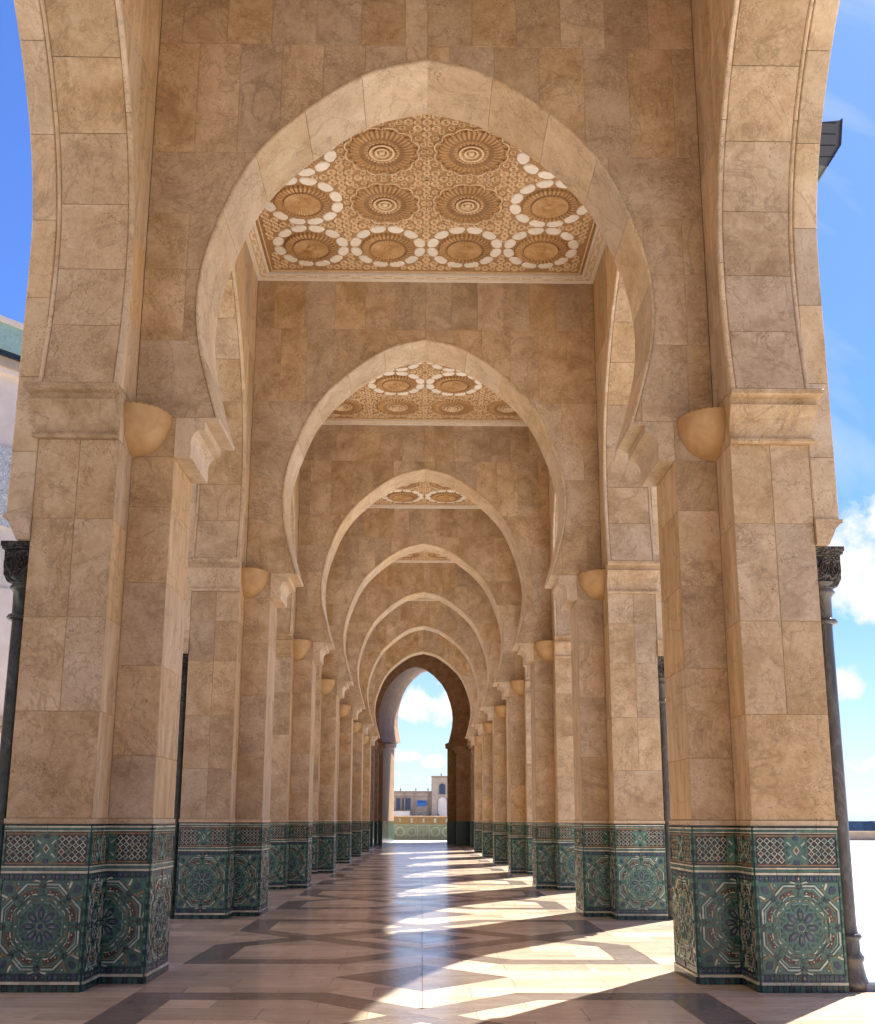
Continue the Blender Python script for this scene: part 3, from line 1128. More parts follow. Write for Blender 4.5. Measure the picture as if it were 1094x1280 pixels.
def make_pier(s, k):
    """s=+1 right side, -1 left; local coordinates with x = distance from the aisle centre line"""
    yc = Y0 + k * BAY
    side = 'right' if s > 0 else 'left'
    if k < 0:
        lab = f'travertine pier on the {side} ' + ('beside' if k == -1 else 'behind') + ' the camera'
    else:
        lab = f'{ORD[k]} travertine pier with green tiled base along the {side} side of the aisle'
    t = thing('arcade_pier', lab, 'pier', (s * (AI + AO) / 2, yc, 0), 'piers lining the aisle')
    ox = (AI + AO) / 2
    X = lambda x: s * (x - ox)
    c = .007
    core = MB()
    core.box(X(AI + c), X(AO - c), -HA + c, HA - c, 0, 6.096)
    core.box(X(BI + c), X(AI + c), -HB + c, HB - c, 0, 5.986)
    core.obj('core', MORTAR, t)
    det = k >= 0
    # facing slabs
    rng = random.Random(100 + k * 2 + (s > 0))
    zA = [Z_DADO + .055, 2.66, 3.62, 4.66, Z_IMP] if k % 2 == 0 else [Z_DADO + .055, 2.45, 3.35, 4.30, 5.0, Z_IMP]
    xm = (AI + AO) / 2 + rng.uniform(-.03, .03)
    f_front = lambda a, b, d: (X(a), -HA + d, b)
    f_back = lambda a, b, d: (X(a), HA - d, b)
    R4 = lambda a0, a1, b0, b1: [(a0, b0), (a1, b0), (a1, b1), (a0, b1)]
    for i, (z0, z1) in enumerate(zip(zA, zA[1:])):
        if i == 0 and rng.random() < .5:
            slab(R4(AI, AO, z0, z1), f_front, t)
        else:
            slab(R4(AI, xm, z0, z1), f_front, t); slab(R4(xm, AO, z0, z1), f_front, t)
        slab(R4(AI, AO, z0, z1), f_back, t)
        # aisle-facing return of the pier, before and behind the jamb
        fi = lambda a, b, d: (X(AI + d), a, b)
        slab(R4(-HA + .0, -HB, z0, z1), fi, t, m=STONE_G)
        slab(R4(HB, HA, z0, z1), fi, t, m=STONE_G)
        fo = lambda a, b, d: (X(AO - d), a, b)
        slab(R4(-HA, 0, z0, z1), fo, t, m=STONE_G); slab(R4(0, HA, z0, z1), fo, t, m=STONE_G)
    zB = [Z_DADO + .055, 2.25, 3.2, 4.1, 4.95, Z_IMP] if k % 2 == 0 else [Z_DADO + .055, 2.7, 3.75, 4.7, Z_IMP]
    for i, (z0, z1) in enumerate(zip(zB, zB[1:])):
        fb = lambda a, b, d: (X(a), -HB + d, b)
        slab(R4(BI, AI, z0, z1), fb, t)
        fbb = lambda a, b, d: (X(a), HB - d, b)
        slab(R4(BI, AI, z0, z1), fbb, t)
        fr = lambda a, b, d: (X(BI + d), a, b)
        slab(R4(-HB, HB, z0, z1), fr, t, m=STONE_G)
    slab(R4(BI, AI, Z_IMP, Z_CROSS), fb, t)
    # thin plinth moulding of stone above the tiles
    def ring(z0, z1, out, mm, nm):
        m_ = MB()
        o = out
        m_.box(X(AI - o), X(AO + o), -HA - o, -HB - o, z0, z1)
        m_.box(X(AI - o), X(AO + o), HB + o, HA + o, z0, z1)
        m_.box(X(BI - o), X(AO + o), -HB - o, HB + o, z0, z1)
        return m_.obj(nm, mm, t)
    ring(Z_DADO + .003, Z_DADO + .052, .012, STONE_L, 'base_moulding')
    # impost mouldings on the two faces that carry the side arches
    for f in (-1, 1):
        m_ = MB()
        prof = IMP_PROF
        n = len(prof)
        xa, xb = AI - .004, AO + .004
        vs, fs = [], []
        for (o, z) in prof:
            vs += [(X(xa), f * (HA + o), z), (X(xb + o * .75), f * (HA + o), z), (X(xb + o * .75), f * (HA - .16), z), (X(xa), f * (HA - .16), z)]
        for i in range(n - 1):
            for j in range(3):
                fs.append((i * 4 + j, i * 4 + j + 1, i * 4 + j + 5, i * 4 + j + 4))
        # aisle-side end cap
        fs.append(tuple(i * 4 for i in range(n)))
        fs.append(((n - 1) * 4, (n - 1) * 4 + 1, (n - 1) * 4 + 2, (n - 1) * 4 + 3)); fs.append((0, 3, 2, 1))
        m_.add(vs, fs)
        m_.obj('impost', STONE, t)
    # springer block between the two imposts on the aisle face
    slab(R4(-HA, HA, Z_IMP, 6.097), lambda a, b, d: (X(AI + d), a, b), t, m=STONE_G)
    # dado
    dc = MB()
    o = .004
    dc.box(X(AI - o), X(AO + o), -HA - o, -HB - o, 0, DZ)
    dc.box(X(AI - o), X(AO + o), HB + o, HA + o, 0, DZ)
    dc.box(X(BI - o), X(AO + o), -HB - o, HB + o, 0, DZ)
    dc.obj('tiled_dado', T_GREEN2, t)

    def put(mesh, x, y, rz, mat_only=None):
        o_ = link('rosette_panel', mesh, t)
        o_.location = (x, y, 0)
        o_.rotation_euler = (0, 0, rz)
        return o_
    q = o + .002
    if k < 0:
        return t
    pa = put(PANEL_A0 if k == 0 else PANELS['A'], X((AI + AO) / 2), -HA - q, 0)
    if k == 0:
        for pm in PETALS:
            link('petal_tile', pm, pa)
    put(PANELS['S'], X(AI - q), -(HA + HB) / 2, -s * PI / 2)
    put(PANELS['BL' if s > 0 else 'BR'] if False else PANELS['BR' if s > 0 else 'BL'], X((BI + AI) / 2), -HB - q, 0)
    put(PANELS['R'], X(BI - q), 0, -s * PI / 2)
    return t


for k in range(-2, 7):
    for s in (-1, 1):
        make_pier(s, k)

# ------------------------------------------------------------------ cross walls with their horseshoe arches
VJ = [0, .13, .29, .44, .58, .72, .86, 1.0]


def make_cross(k):
    yc = Y0 + k * BAY
    if k < 0:
        lab = 'travertine cross wall with pointed horseshoe arch ' + ('just in front of' if k == -1 else 'behind') + ' the camera'
    else:
        lab = f'{ORD[k]} travertine cross wall with pointed horseshoe arch spanning the aisle'
    t = thing('arch_wall', lab, 'arch', (0, yc, Z_CROSS), 'cross arches spanning the aisle')
    zo = Z_CROSS
    fn = lambda a, z, d: (a, d, z - zo)
    core = MB()
    arch_core(core, CROSS_P, AI - .002, Z_CROSS, 12.3, fn, -HB + .007, HB - .007)
    core.obj('core', MORTAR, t)
    voussoirs(CROSS_P, VJ, fn, -HB - .012, HB + .012, t)
    rows = [(5.99, 6.92), (6.92, 7.80), (7.80, 8.52), (8.52, 9.32), (9.32, 10.80), (10.80, Z_CEIL + .05)]
    rng = random.Random(31 + k)
    fr = lambda a, z, d: (a, -HB + d, z - zo)
    bk = lambda a, z, d: (a, HB - d, z - zo)
    for ri, (z0, z1) in enumerate(rows):
        for s in (1, -1):
            st = rng.choice([.50, .54, .58]) if ri != 3 else .86
            if ri in (0, 1, 2): st = rng.choice([.46, .54, .92])
            a = 0.0 if z0 > 9.2 or True else 0
            xs = [0.0]
            if ri >= 4: xs = [0.0]
            x = st * rng.choice([.5, 1.0])
            while x < AI - st * .35:
                xs.append(x); x += st
            xs.append(AI)
            for a0, a1 in zip(xs, xs[1:]):
                for poly in arch_cells(a0, a1, z0, z1, CROSS_P, .037):
                    if abs(area(poly)) < .008: continue
                    pj = [(s * a_, z_) for a_, z_ in poly]
                    j = rng.uniform(0, .0015)
                    slab(pj, jitter_face(fr, j), t)
        if k < 2:
            for s in (1, -1):
                for poly in arch_cells(0, AI, z0, z1, CROSS_P, .037):
                    slab([(s * a_, z_) for a_, z_ in poly], bk, t)
    # stepped corbels under the springing
    cp = [(BI, 5.53), (2.60, 5.53), (2.595, 5.60), (2.60, 5.70), (2.592, 5.755), (2.57, 5.80), (2.53, 5.835), (2.455, 5.85), (2.455, 5.945), (2.30, 5.945), (2.295, 5.987), (BI, 5.987)]
    for s in (1, -1):
        m_ = MB()
        m_.prism([(s * a, b - zo) for a, b in cp], lambda a, b, d: (a, d, b), -HB - .004, HB + .004)
        m_.obj('corbel', STONE_L, t)
    return t


for k in range(-2, 7):
    make_cross(k)

# ------------------------------------------------------------------ side arcade walls
SJ = [0, .115, .225, .345, .465, .585, .70, .81, .91, 1.0]


def make_side(s, k):
    """k: bay between pier k-1 and pier k"""
    yc = Y0 + (k - .5) * BAY
    side = 'right' if s > 0 else 'left'
    nm = ['bay nearest the camera', 'second bay', 'third bay', 'fourth bay', 'fifth bay', 'sixth bay', 'farthest bay', 'bay over the camera'][k]
    t = thing('side_arch', f'{side} travertine side wall with open arch, {nm}', 'arch', (s * AI, yc, 6.1), 'side arches open to the plaza')
    zo = 6.1
    fn = lambda a, z, d: (s * d, a, z - zo)       # d measured outwards from the aisle face
    core = MB()
    HBAY = BAY / 2 - .0005
    arch_core(core, SIDE_P, HBAY, 6.1, 12.6, fn, .007, AO - AI - .004, extra=.05)
    core.obj('core', MORTAR, t)
    near = 0 <= k <= 1
    Wd = AO - AI
    # soffit: raised edge fillets with a sunk middle
    voussoirs(SIDE_P, [0, .25, .5, .75, 1.0], fn, -.006, .048, t, t=.05, m=STONE_L, name='edge_moulding')
    voussoirs(SIDE_P, SJ if near else SJ[::2] + [1.0] if len(SJ) % 2 == 0 else SJ[::2], fn, .050, Wd - .05, t, t=.05, m=STONE, raise_=-.006)
    voussoirs(SIDE_P, [0, .25, .5, .75, 1.0], fn, Wd - .048, Wd - .004, t, t=.05, m=STONE_L, name='edge_moulding')
    # facing slabs on the aisle side
    rows = [(6.1, 7.0), (7.0, 7.95), (7.95, 9.0), (9.0, 10.1), (10.1, Z_CEIL + .02)]
    lim = BAY / 2 - HB
    rng = random.Random(77 + k)
    fi = lambda a, z, d: (s * d, a, z - zo)
    for z0, z1 in rows:
        for q in (1, -1):
            xs = [0, .9 + rng.uniform(-.1, .1), 1.9, 2.62, lim]
            for a0, a1 in zip(xs, xs[1:]):
                for poly in arch_cells(a0, a1, z0, z1, SIDE_P, .052):
                    if abs(area(poly)) < .006: continue
                    slab([(q * a_, z_) for a_, z_ in poly], fi, t, m=STONE_G)
    # outer order of the arch, a strip proud of the facade that comes down lower
    oc = MB()
    fo = lambda a, z, d: (s * (Wd + d), a, z - zo)
    arch_core(oc, OUTER_P, HBAY, 4.70, 12.6, fo, .001, .25, extra=.03)
    oc.obj('outer_core', MORTAR, t)
    voussoirs(OUTER_P, [0, .09, .2, .32, .44, .56, .68, .79, .9, 1.0], fo, .003, .272, t, t=.035, m=STONE_L, name='outer_voussoir')
    # outer facade facing in large slabs
    ff = lambda a, z, d: (s * (Wd + .268 - d), a, z - zo)
    for z0, z1 in [(4.70, 6.1), (6.1, 7.5), (7.5, 9.0), (9.0, 10.5), (10.5, 12.6)]:
        for q in (1, -1):
            for a0, a1 in ((0, 1.0), (1.0, 2.0), (2.0, 2.9), (2.9, HBAY)):
                for poly in arch_cells(a0, a1, z0, z1, OUTER_P, .037):
                    if abs(area(poly)) < .006: continue
                    slab([(q * a_, z_) for a_, z_ in poly], ff, t, m=STONE)
    # corbel under each foot of the outer order
    cpf = [(0.0, 4.425), (.13, 4.425), (.15, 4.47), (.19, 4.55), (.21, 4.60), (.255, 4.645), (.285, 4.66), (.285, 4.698), (0.0, 4.698)]
    for q in (1, -1):
        m_ = MB()
        a0, a1 = q * (2.70), q * (HBAY)
        m_.prism(cpf, lambda a, b, d: (s * (Wd + a + .003), d, b - zo), a0, a1)
        m_.obj('corbel', STONE, t)
    return t


for k in range(-1, 7):
    for s in (-1, 1):
        make_side(s, k)


# ------------------------------------------------------------------ colonnettes on the outer corners of the piers
def lathe_col(side, segs=18):
    sh = MB().lathe([(.105, .52), (.095, .56), (.09, .62), (.085, 2.2), (.078, 3.62)], 0, 0, segs)
    rg = {z: MB().lathe([(.085, z - .03), (.118, z - .028), (.135, z), (.118, z + .028), (.085, z + .03)], 0, 0, segs) for z in (.50, 3.64)}
    base = MB().lathe([(.0, .0), (.165, .0), (.165, .09), (.15, .12), (.135, .19), (.125, .26), (.14, .28), (.142, .31), (.12, .34), (.11, .36), (.108, .48)], 0, 0, segs)
    neck = MB().lathe([(.085, 3.66), (.088, 3.9), (.11, 3.93), (.13, 3.955), (.11, 3.98), (.115, 4.0), (.15, 4.05)], 0, 0, segs)
    cap = MB()
    cap.prism([(-.10, 4.0), (.10, 4.0), (.155, 4.08), (.165, 4.34), (-.165, 4.34), (-.155, 4.08)], lambda a, b, d: (a, d, b), -.15, .15)
    # scrolls in relief on the four faces
    for f in range(4):
        for sx in (-1, 1):
            cx, cz = sx * .07, 4.2
            for rr, th in ((.062, .012), (.034, .010)):
                vs, fs = [], []
                n = 12
                for i in range(n):
                    a = 2 * PI * i / n
                    for r_, dd in ((rr, .151), (rr - .006, .168), (rr - th, .168), (rr - th - .006, .151)):
                        x, y, z = cx + r_ * math.cos(a), -dd - .008, cz + r_ * 1.35 * math.sin(a)
                        for _ in range(f): x, y = -y, x
                        vs.append((x, y, z))
                for i in range(n):
                    j = (i + 1) % n
                    for c_ in range(3):
                        fs.append((i * 4 + c_, i * 4 + c_ + 1, j * 4 + c_ + 1, j * 4 + c_))
                cap.add(vs, fs)
    ab = MB().box(-.19, .19, -.19, .19, 4.345, 4.375).box(-.205, .205, -.205, .205, 4.375, 4.424)
    for b_ in (cap, ab):
        b_.v = [(x * .78 + side * .045, y * .78, z) for x, y, z in b_.v]
    return dict(shaft=sh, lower_ring=rg[.50], upper_ring=rg[3.64], column_base=base, necking=neck, capital=cap, abacus=ab)


for s in (-1, 1):
    cd = lathe_col(s)
    shm, cpm = (COLG, BRONZE) if s > 0 else (COLM, CAPDARK)
    meshes = {n: b.mesh(n, cpm if n in ('capital', 'abacus') else shm, n not in ('capital', 'abacus')) for n, b in cd.items()}
    for k in range(-1, 7):
        for f in (-1, 1):
            side = 'right' if s > 0 else 'left'
            which = 'near' if f < 0 else 'far'
            lab = (f'slender {"grey veined" if s > 0 else "dark green"} marble colonnette at the {which} outer corner of the '
                   f'{ORD[k]} {side} pier') if k >= 0 else f'slender marble colonnette, {which} one of the {side} pier beside the camera'
            t = thing('colonnette', lab, 'column', (s * 4.185, Y0 + k * BAY + f * .80, 0), f'marble colonnettes on the {side} facade')
            for n, me in meshes.items():
                link(n, me, t)

# ------------------------------------------------------------------ bowl uplights in the corners
def bowl_meshes(s):
    r0, h = .415, .475
    mb = MB()
    n, m_ = 20, 12
    rows = []
    for j in range(m_ + 1):
        u = j / m_
        z = -h + h * u
        r = r0 * (1 - (1 - u) ** 2.15) ** .5 if u > 0 else 0.0
        rows.append((r, z))
    a0, a1 = (PI, 1.5 * PI) if s > 0 else (1.5 * PI, 2 * PI)
    mb.lathe(rows, 0, 0, n, a0=a0, a1=a1)
    # thick rim, slightly toothed
    vs, fs = [], []
    k = 40
    for i in range(k + 1):
        a = a0 + (a1 - a0) * i / k
        dz = .0 if i % 4 else -.02
        for r, z in ((r0, -.0), (r0, .022 + dz), (r0 - .035, .022 + dz), (r0 - .035, -.12)):
            vs.append((r * math.cos(a), r * math.sin(a), z))
    for i in range(k):
        for j in range(3):
            fs.append((i * 4 + j, i * 4 + j + 1, i * 4 + j + 5, i * 4 + j + 4))
    mb.add(vs, fs)
    me = mb.mesh('wall_bowl', BOWL, True)
    inner = MB().lathe([(r0 - .036, -.10), (.2, -.14), (0.01, -.15)], 0, 0, n, a0=a0, a1=a1).mesh('lamp_well', T_BLACK)
    return me, inner


for s in (-1, 1):
    bm, im = bowl_meshes(s)
    for k in range(0, 7):
        side = 'right' if s > 0 else 'left'
        o = tag(link('wall_bowl', bm, None, (s * (AI - .002), Y0 + k * BAY - HB - .004, 5.985)),
                f'quarter-round golden plaster bowl lamp in the corner above the {ORD[k]} {side} pier', 'wall lamp', 'bowl wall lamps')
        link('lamp_well', im, o)

# ------------------------------------------------------------------ carved ceilings
CG = 1.40


def disc_meshes():
    d = {}
    # sunburst medallion: fluted dish hanging a little below the panel
    mb = MB()
    n = 72
    prof = [(.00, -.05), (.05, -.05), (.06, -.032), (.09, -.034), (.12, -.045), (.31, -.062), (.325, -.035), (.35, -.035), (.36, -.058), (.455, -.05), (.475, 0.02)]
    vs, fs = [], []
    for r, z in prof:
        for i in range(n):
            a = 2 * PI * i / n
            fl = .006 * (1 if i % 2 else -1) if .1 < r < .46 else 0
            vs.append((r * math.cos(a), r * math.sin(a), z + fl))
    for j in range(len(prof) - 1):
        for i in range(n):
            k = (i + 1) % n
            fs.append((j * n + i, j * n + k, (j + 1) * n + k, (j + 1) * n + i))
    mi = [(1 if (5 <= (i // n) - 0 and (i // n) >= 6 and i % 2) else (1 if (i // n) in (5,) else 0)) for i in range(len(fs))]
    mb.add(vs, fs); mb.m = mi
    d['sun'] = mb.mesh('sunburst_medallion', [STUCCO_D, STUCCO_SHADE])
    mb = MB()
    n = 72
    prof = [(0, -.06), (.04, -.06), (.05, -.03), (.075, -.03), (.085, -.055), (.115, -.055), (.125, -.025), (.16, -.02), (.168, -.055), (.20, -.055), (.21, -.02), (.28, -.03), (.36, -.045), (.44, -.04), (.50, -.02), (.51, .02)]
    mi = [4, 4, 0, 4, 4, 0, 0, 4, 4, 0, 0, 0, 0, 0, 0]
    vs = []
    for r, z in prof:
        for i in range(n):
            a = 2 * PI * i / n
            fl = .006 * (1 if i % 2 else -1) if .25 < r < .49 else 0
            vs.append((r * math.cos(a), r * math.sin(a), z + fl))
    mb.v = vs
    for j in range(len(prof) - 1):
        for i in range(n):
            k = (i + 1) % n
            mb.f.append((j * n + i, j * n + k, (j + 1) * n + k, (j + 1) * n + i))
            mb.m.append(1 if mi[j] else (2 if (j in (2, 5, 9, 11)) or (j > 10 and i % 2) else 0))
    # beads
    for i in range(24):
        a = 2 * PI * i / 24
        c, s_ = .245 * math.cos(a), .245 * math.sin(a)
        mb.add([(c - .014, s_ - .014, -.045), (c + .014, s_ - .014, -.045), (c + .014, s_ + .014, -.045), (c - .014, s_ + .014, -.045), (c, s_, -.06)],
               [(0, 1, 4), (1, 2, 4), (2, 3, 4), (3, 0, 4)], 1)
    for i in range(24):                      # little rings round the medallion
        a = 2 * PI * i / 24
        rr0 = .655 + (.012 if i % 2 else -.004)
        qx, qy = rr0 * math.cos(a), rr0 * math.sin(a)
        vs, n8 = [], 10
        for q, z in ((.052, 0), (.048, -.02), (.037, -.02), (.032, -.002), (.016, -.002), (.010, -.02), (.001, -.022)):
            for w in range(n8):
                vs.append((qx + q * math.cos(2 * PI * w / n8), qy + q * math.sin(2 * PI * w / n8), z))
        mb.add(vs, [(p * n8 + w, p * n8 + (w + 1) % n8, (p + 1) * n8 + (w + 1) % n8, (p + 1) * n8 + w) for p in range(6) for w in range(n8)], 1); mb.m[-3 * n8:] = [0] * (3 * n8)
    # scalloped outer line
    for i in range(12):
        a = 2 * PI * (i + .5) / 12
        pts = []
        for j in range(7):
            t = -1 + j / 3
            rr = .595 - .055 * t * t
            an = a + t * PI / 12 * .96
            pts.append((rr, an))
        vs = []
        for rr, an in pts:
            for q, z in ((rr + .012, 0), (rr + .010, -.035), (rr - .010, -.035), (rr - .012, 0)):
                vs.append((q * math.cos(an), q * math.sin(an), z))
        fs = []
        for j in range(6):
            for c_ in range(3):
                fs.append((j * 4 + c_, j * 4 + c_ + 1, j * 4 + c_ + 5, j * 4 + c_ + 4))
        mb.add(vs, fs, 1)
        # ribbed petal between the ring and the scallop
        for b in (-.5, .5):
            an = a + b * PI / 12
            vs = []
            for q, w, z in ((.50, .02, 0), (.50, .012, -.03), (.555, .012, -.03), (.555, .02, 0)):
                for sg in (-1, 1):
                    vs.append((q * math.cos(an) - sg * w * math.sin(an), q * math.sin(an) + sg * w * math.cos(an), z))
            mb.add(vs, [(0, 1, 3, 2), (2, 3, 5, 4), (4, 5, 7, 6), (0, 2, 4, 6), (1, 7, 5, 3)], 0)
    d['ring'] = mb.mesh('ringed_medallion', [STUCCO_D, STUCCO_M, STUCCO_SHADE])
    # cream petal (rounded lozenge)
    mb = MB()
    out = [(.495, .0), (.51, .085), (.56, .132), (.62, .15), (.672, .115), (.70, .0), (.672, -.115), (.62, -.15), (.56, -.132), (.51, -.085)]
    inn = [(.60 + (x - .60) * .88, y * .9) for x, y in out]
    n = len(out)
    mb.add([(x, y, 0.0) for x, y in out] + [(x, y, -.016) for x, y in inn], [tuple(range(n, 2 * n))] + [(i, (i + 1) % n, (i + 1) % n + n, i + n) for i in range(n)])
    d['petal'] = mb.mesh('cream_petal', WHITEP)
    return d


DM = disc_meshes()


def ring_field():
    """small rosette rings that fill the ground between the medallions"""
    mb = MB()
    cen = [((i - 1.5) * CG, (j - 1.5) * CG) for i in range(4) for j in range(4)]
    st = CG / 10
    for i in range(-21, 22):
        for j in range(-21, 22):
            x, y = (i + .5 * 0) * st, j * st
            if abs(x) > 2.93 or abs(y) > 2.93: continue
            dmin = min(math.hypot(x - a, y - b) for a, b in cen)
            if dmin < .745: continue
            big = (i + j) % 2 == 0
            R_ = .062 if big else .05
            n = 12
            vs = []
            prof = [(R_ + .008, 0), (R_ + .004, -.02), (R_ - .010, -.02), (R_ - .015, -.002), (R_ * .42, -.002), (R_ * .30, -.02), (0.002, -.024)]
            for r, z in prof:
                for q in range(n):
                    a = 2 * PI * q / n
                    k = 1 + (.10 if q % 3 == 0 and big else 0)
                    vs.append((x + r * k * math.cos(a), y + r * k * math.sin(a), z))
            fs = []
            for p in range(len(prof) - 1):
                for q in range(n):
                    e = (q + 1) % n
                    fs.append((p * n + q, p * n + e, (p + 1) * n + e, (p + 1) * n + q))
            mb.add(vs, fs[:4 * n], 1)
            mb.add([], [])
            mb.f += [tuple(v + len(mb.v) - len(vs) for v in f_) for f_ in fs[4 * n:]]; mb.m += [0] * (len(fs) - 4 * n)
    return mb.mesh('small_rosette_ground', [STUCCO_D, STUCCO_M])


RINGF = ring_field()
PH = BAY / 2 - HB         # half length of the ceiling panel


def make_ceiling(k):
    yc = Y0 + (k - .5) * BAY
    nm = ['bay nearest the camera', 'second bay, behind the first arch', 'third bay, behind the second arch', 'fourth bay',
          'fifth bay', 'sixth bay', 'farthest bay', 'bay over the camera'][k]
    t = thing('carved_ceiling', f'flat ochre stucco ceiling with round medallions, {nm}', 'ceiling', (0, yc, Z_CEIL), 'carved ceilings of the bays')
    W = AI - .002
    H = PH - .002
    z = .055
    MB().box(-W, W, -H, H, z, z + .15).obj('ground_panel', STUCCO, t)
    MB().box(-W - .5, W + .5, -BAY / 2 + .5, BAY / 2 - .5, .5, .8).obj('roof_slab', MORTAR, t)
    # stepped cream frame
    for (w0, w1, zz0, m, nm_) in ((0, .06, 0.0, WHITEP, 'frame_moulding'), (.205, .245, .012, WHITEP, 'frame_moulding'), (.06, .205, .030, STUCCO_M, 'frame_field'), (.30, .318, .030, STUCCO_M, 'frame_line')):
        fr = MB()
        fr.box(-W + w0, W - w0, -H + w0, -H + w1, zz0, z)
        fr.box(-W + w0, W - w0, H - w1, H - w0, zz0, z)
        fr.box(-W + w0, -W + w1, -H + w1, H - w1, zz0, z)
        fr.box(W - w1, W - w0, -H + w1, H - w1, zz0, z)
        fr.obj(nm_, m, t)
    # key pattern: staggered raised dashes in the frame field
    kp = MB()
    n = 30
    for i in range(n):
        a = -W + .16 + (2 * W - .32) * i / n
        L_ = (2 * W - .32) / n
        for sy in (-1, 1):
            b = .10 if i % 2 else .145
            kp.box(a, a + L_ * .86, sy * (H - b), sy * (H - b - .028), .016, .032)
            kp.box(a + L_ * .86, a + L_, sy * (H - .095), sy * (H - .178), .016, .032)
            kp.box(sy * (W - b), sy * (W - b - .028), a, a + L_ * .86, .016, .032)
            kp.box(sy * (W - .095), sy * (W - .178), a + L_ * .86, a + L_, .016, .032)
    kp.obj('key_pattern', WHITEP, t)
    MB().lathe([(.05, -.012), (.05, .01), (.03, .012), (.001, .012)], 0, 0, 14).obj('lamp_hole', T_BLACK, t).location = (0, 0, z - .012)
    g_ = link('small_rosette_ground', RINGF, t, (0, 0, z))
    g_['kind'] = 'stuff'
    if k <= 0:
        return t
    for i in range(4):
        for j in range(4):
            inner = i in (1, 2) and j in (1, 2)
            sunb = (not inner) if k % 2 else inner
            c = ((i - 1.5) * CG, (j - 1.5) * CG, z)
            if sunb:
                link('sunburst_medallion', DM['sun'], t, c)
                if k <= 3:
                    for q in range(12):
                        o = link('cream_petal', DM['petal'], t, c)
                        o.rotation_euler = (0, 0, (q + .5) * PI / 6)
                else:
                    mbp = MB()
                    for q in range(12):
                        a = (q + .5) * PI / 6
                        pm = DM['petal']
                        vs = [(v.co.x * math.cos(a) - v.co.y * math.sin(a), v.co.x * math.sin(a) + v.co.y * math.cos(a), v.co.z) for v in pm.vertices]
                        mbp.add(vs, [tuple(p.vertices) for p in pm.polygons])
                    o = mbp.obj('petal_ring', WHITEP, t)
                    o.location = c
            else:
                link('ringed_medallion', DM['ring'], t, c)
    return t


for k in range(-1, 7):
    make_ceiling(k)

# ------------------------------------------------------------------ end pavilion: splayed tall arch, side walls, tiled parapet
def end_pavilion():
    t = thing('end_pavilion', 'dark end pavilion with tall splayed arch framing the sky', 'building', (0, 72, 0))
    y0 = Y0 + 6 * BAY + HA
    ya, y1, oy = 72.0, 84.0, 72.0
    w = MB()
    for s in (-1, 1):
        w.box(s * 3.7, s * 4.9, 62.2 - oy, 84.5 - oy, 0, 17)
    w.box(-4.9, 4.9, y0 - oy - .3, 84.5 - oy, 15.6, 16.6)
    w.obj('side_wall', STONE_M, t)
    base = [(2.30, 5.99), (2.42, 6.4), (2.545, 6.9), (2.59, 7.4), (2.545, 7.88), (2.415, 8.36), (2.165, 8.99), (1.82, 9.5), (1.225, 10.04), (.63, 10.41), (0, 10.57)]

    def prof(s, cx, hw, zs, za, jw):
        out = [(cx + s * jw, 0.0), (cx + s * jw, DZ), (cx + s * jw, zs - .45), (cx + s * (jw - .14), zs - .40), (cx + s * (jw - .16), zs - .1), (cx + s * hw * 2.3 / 2.59, zs)]
        out += [(cx + s * a / 2.59 * hw, zs + (z - 5.99) / 4.58 * (za - zs)) for a, z in base]
        return out
    for s in (-1, 1):
        A = prof(s, -.50, 2.56, 6.85, 12.1, 2.20)
        B = prof(s, .42, 2.44, 7.7, 13.5, 2.66)
        n = len(A)
        # loft between the two openings
        mb = MB()
        mb.add([(a, ya - oy, z) for a, z in A] + [(a, y1 - oy, z) for a, z in B], [(i, i + 1, n + i + 1, n + i) for i in range(n - 1)])
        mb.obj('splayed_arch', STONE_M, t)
        # frontal wall faces on both ends
        for P_, yy, nm in ((A, ya - oy, 'front_wall'), (B, y1 - oy, 'outer_wall')):
            m_ = MB()
            vs = [(a, yy, z) for a, z in P_] + [(s * 3.72, yy, z) for a, z in P_] + [(s * 3.72, yy, 15.7), (P_[-1][0], yy, 15.7)]
            fs = [(i, n + i, n + i + 1, i + 1) for i in range(n - 1)] + [(n - 1, 2 * n - 1, 2 * n, 2 * n + 1)]
            m_.add(vs, fs)
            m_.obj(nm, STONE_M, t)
        d = MB()
        e = .02 * s
        d.add([(A[0][0] - e, ya - oy - .02, 0), (B[0][0] - e, y1 - oy, 0), (B[0][0] - e, y1 - oy, DZ), (A[0][0] - e, ya - oy - .02, DZ), (s * 3.72, ya - oy - .02, 0), (s * 3.72, ya - oy - .02, DZ)],
              [(0, 1, 2, 3), (0, 3, 5, 4)])
        d.obj('tiled_dado', T_GREEN2, t)
        # engaged jamb piers with stepped heads
        for yy, hw in ((70.6, 2.95 if s < 0 else 2.25), (66.5, 3.05)):
            jb = MB()
            jb.box(s * hw, s * 3.75, yy - .8 - oy, yy + .8 - oy, 0, 6.0)
            jb.box(s * (hw - .12), s * 3.75, yy - .84 - oy, yy + .84 - oy, 6.0, 6.2)
            jb.box(s * (hw - .22), s * 3.75, yy - .88 - oy, yy + .88 - oy, 6.2, 6.45)
            jb.obj('jamb_pier', STONE_M, t)
            MB().box(s * (hw - .02), s * 3.75, yy - .82 - oy, yy + .82 - oy, 0, DZ).obj('tiled_dado', T_GREEN2, t)


end_pavilion()


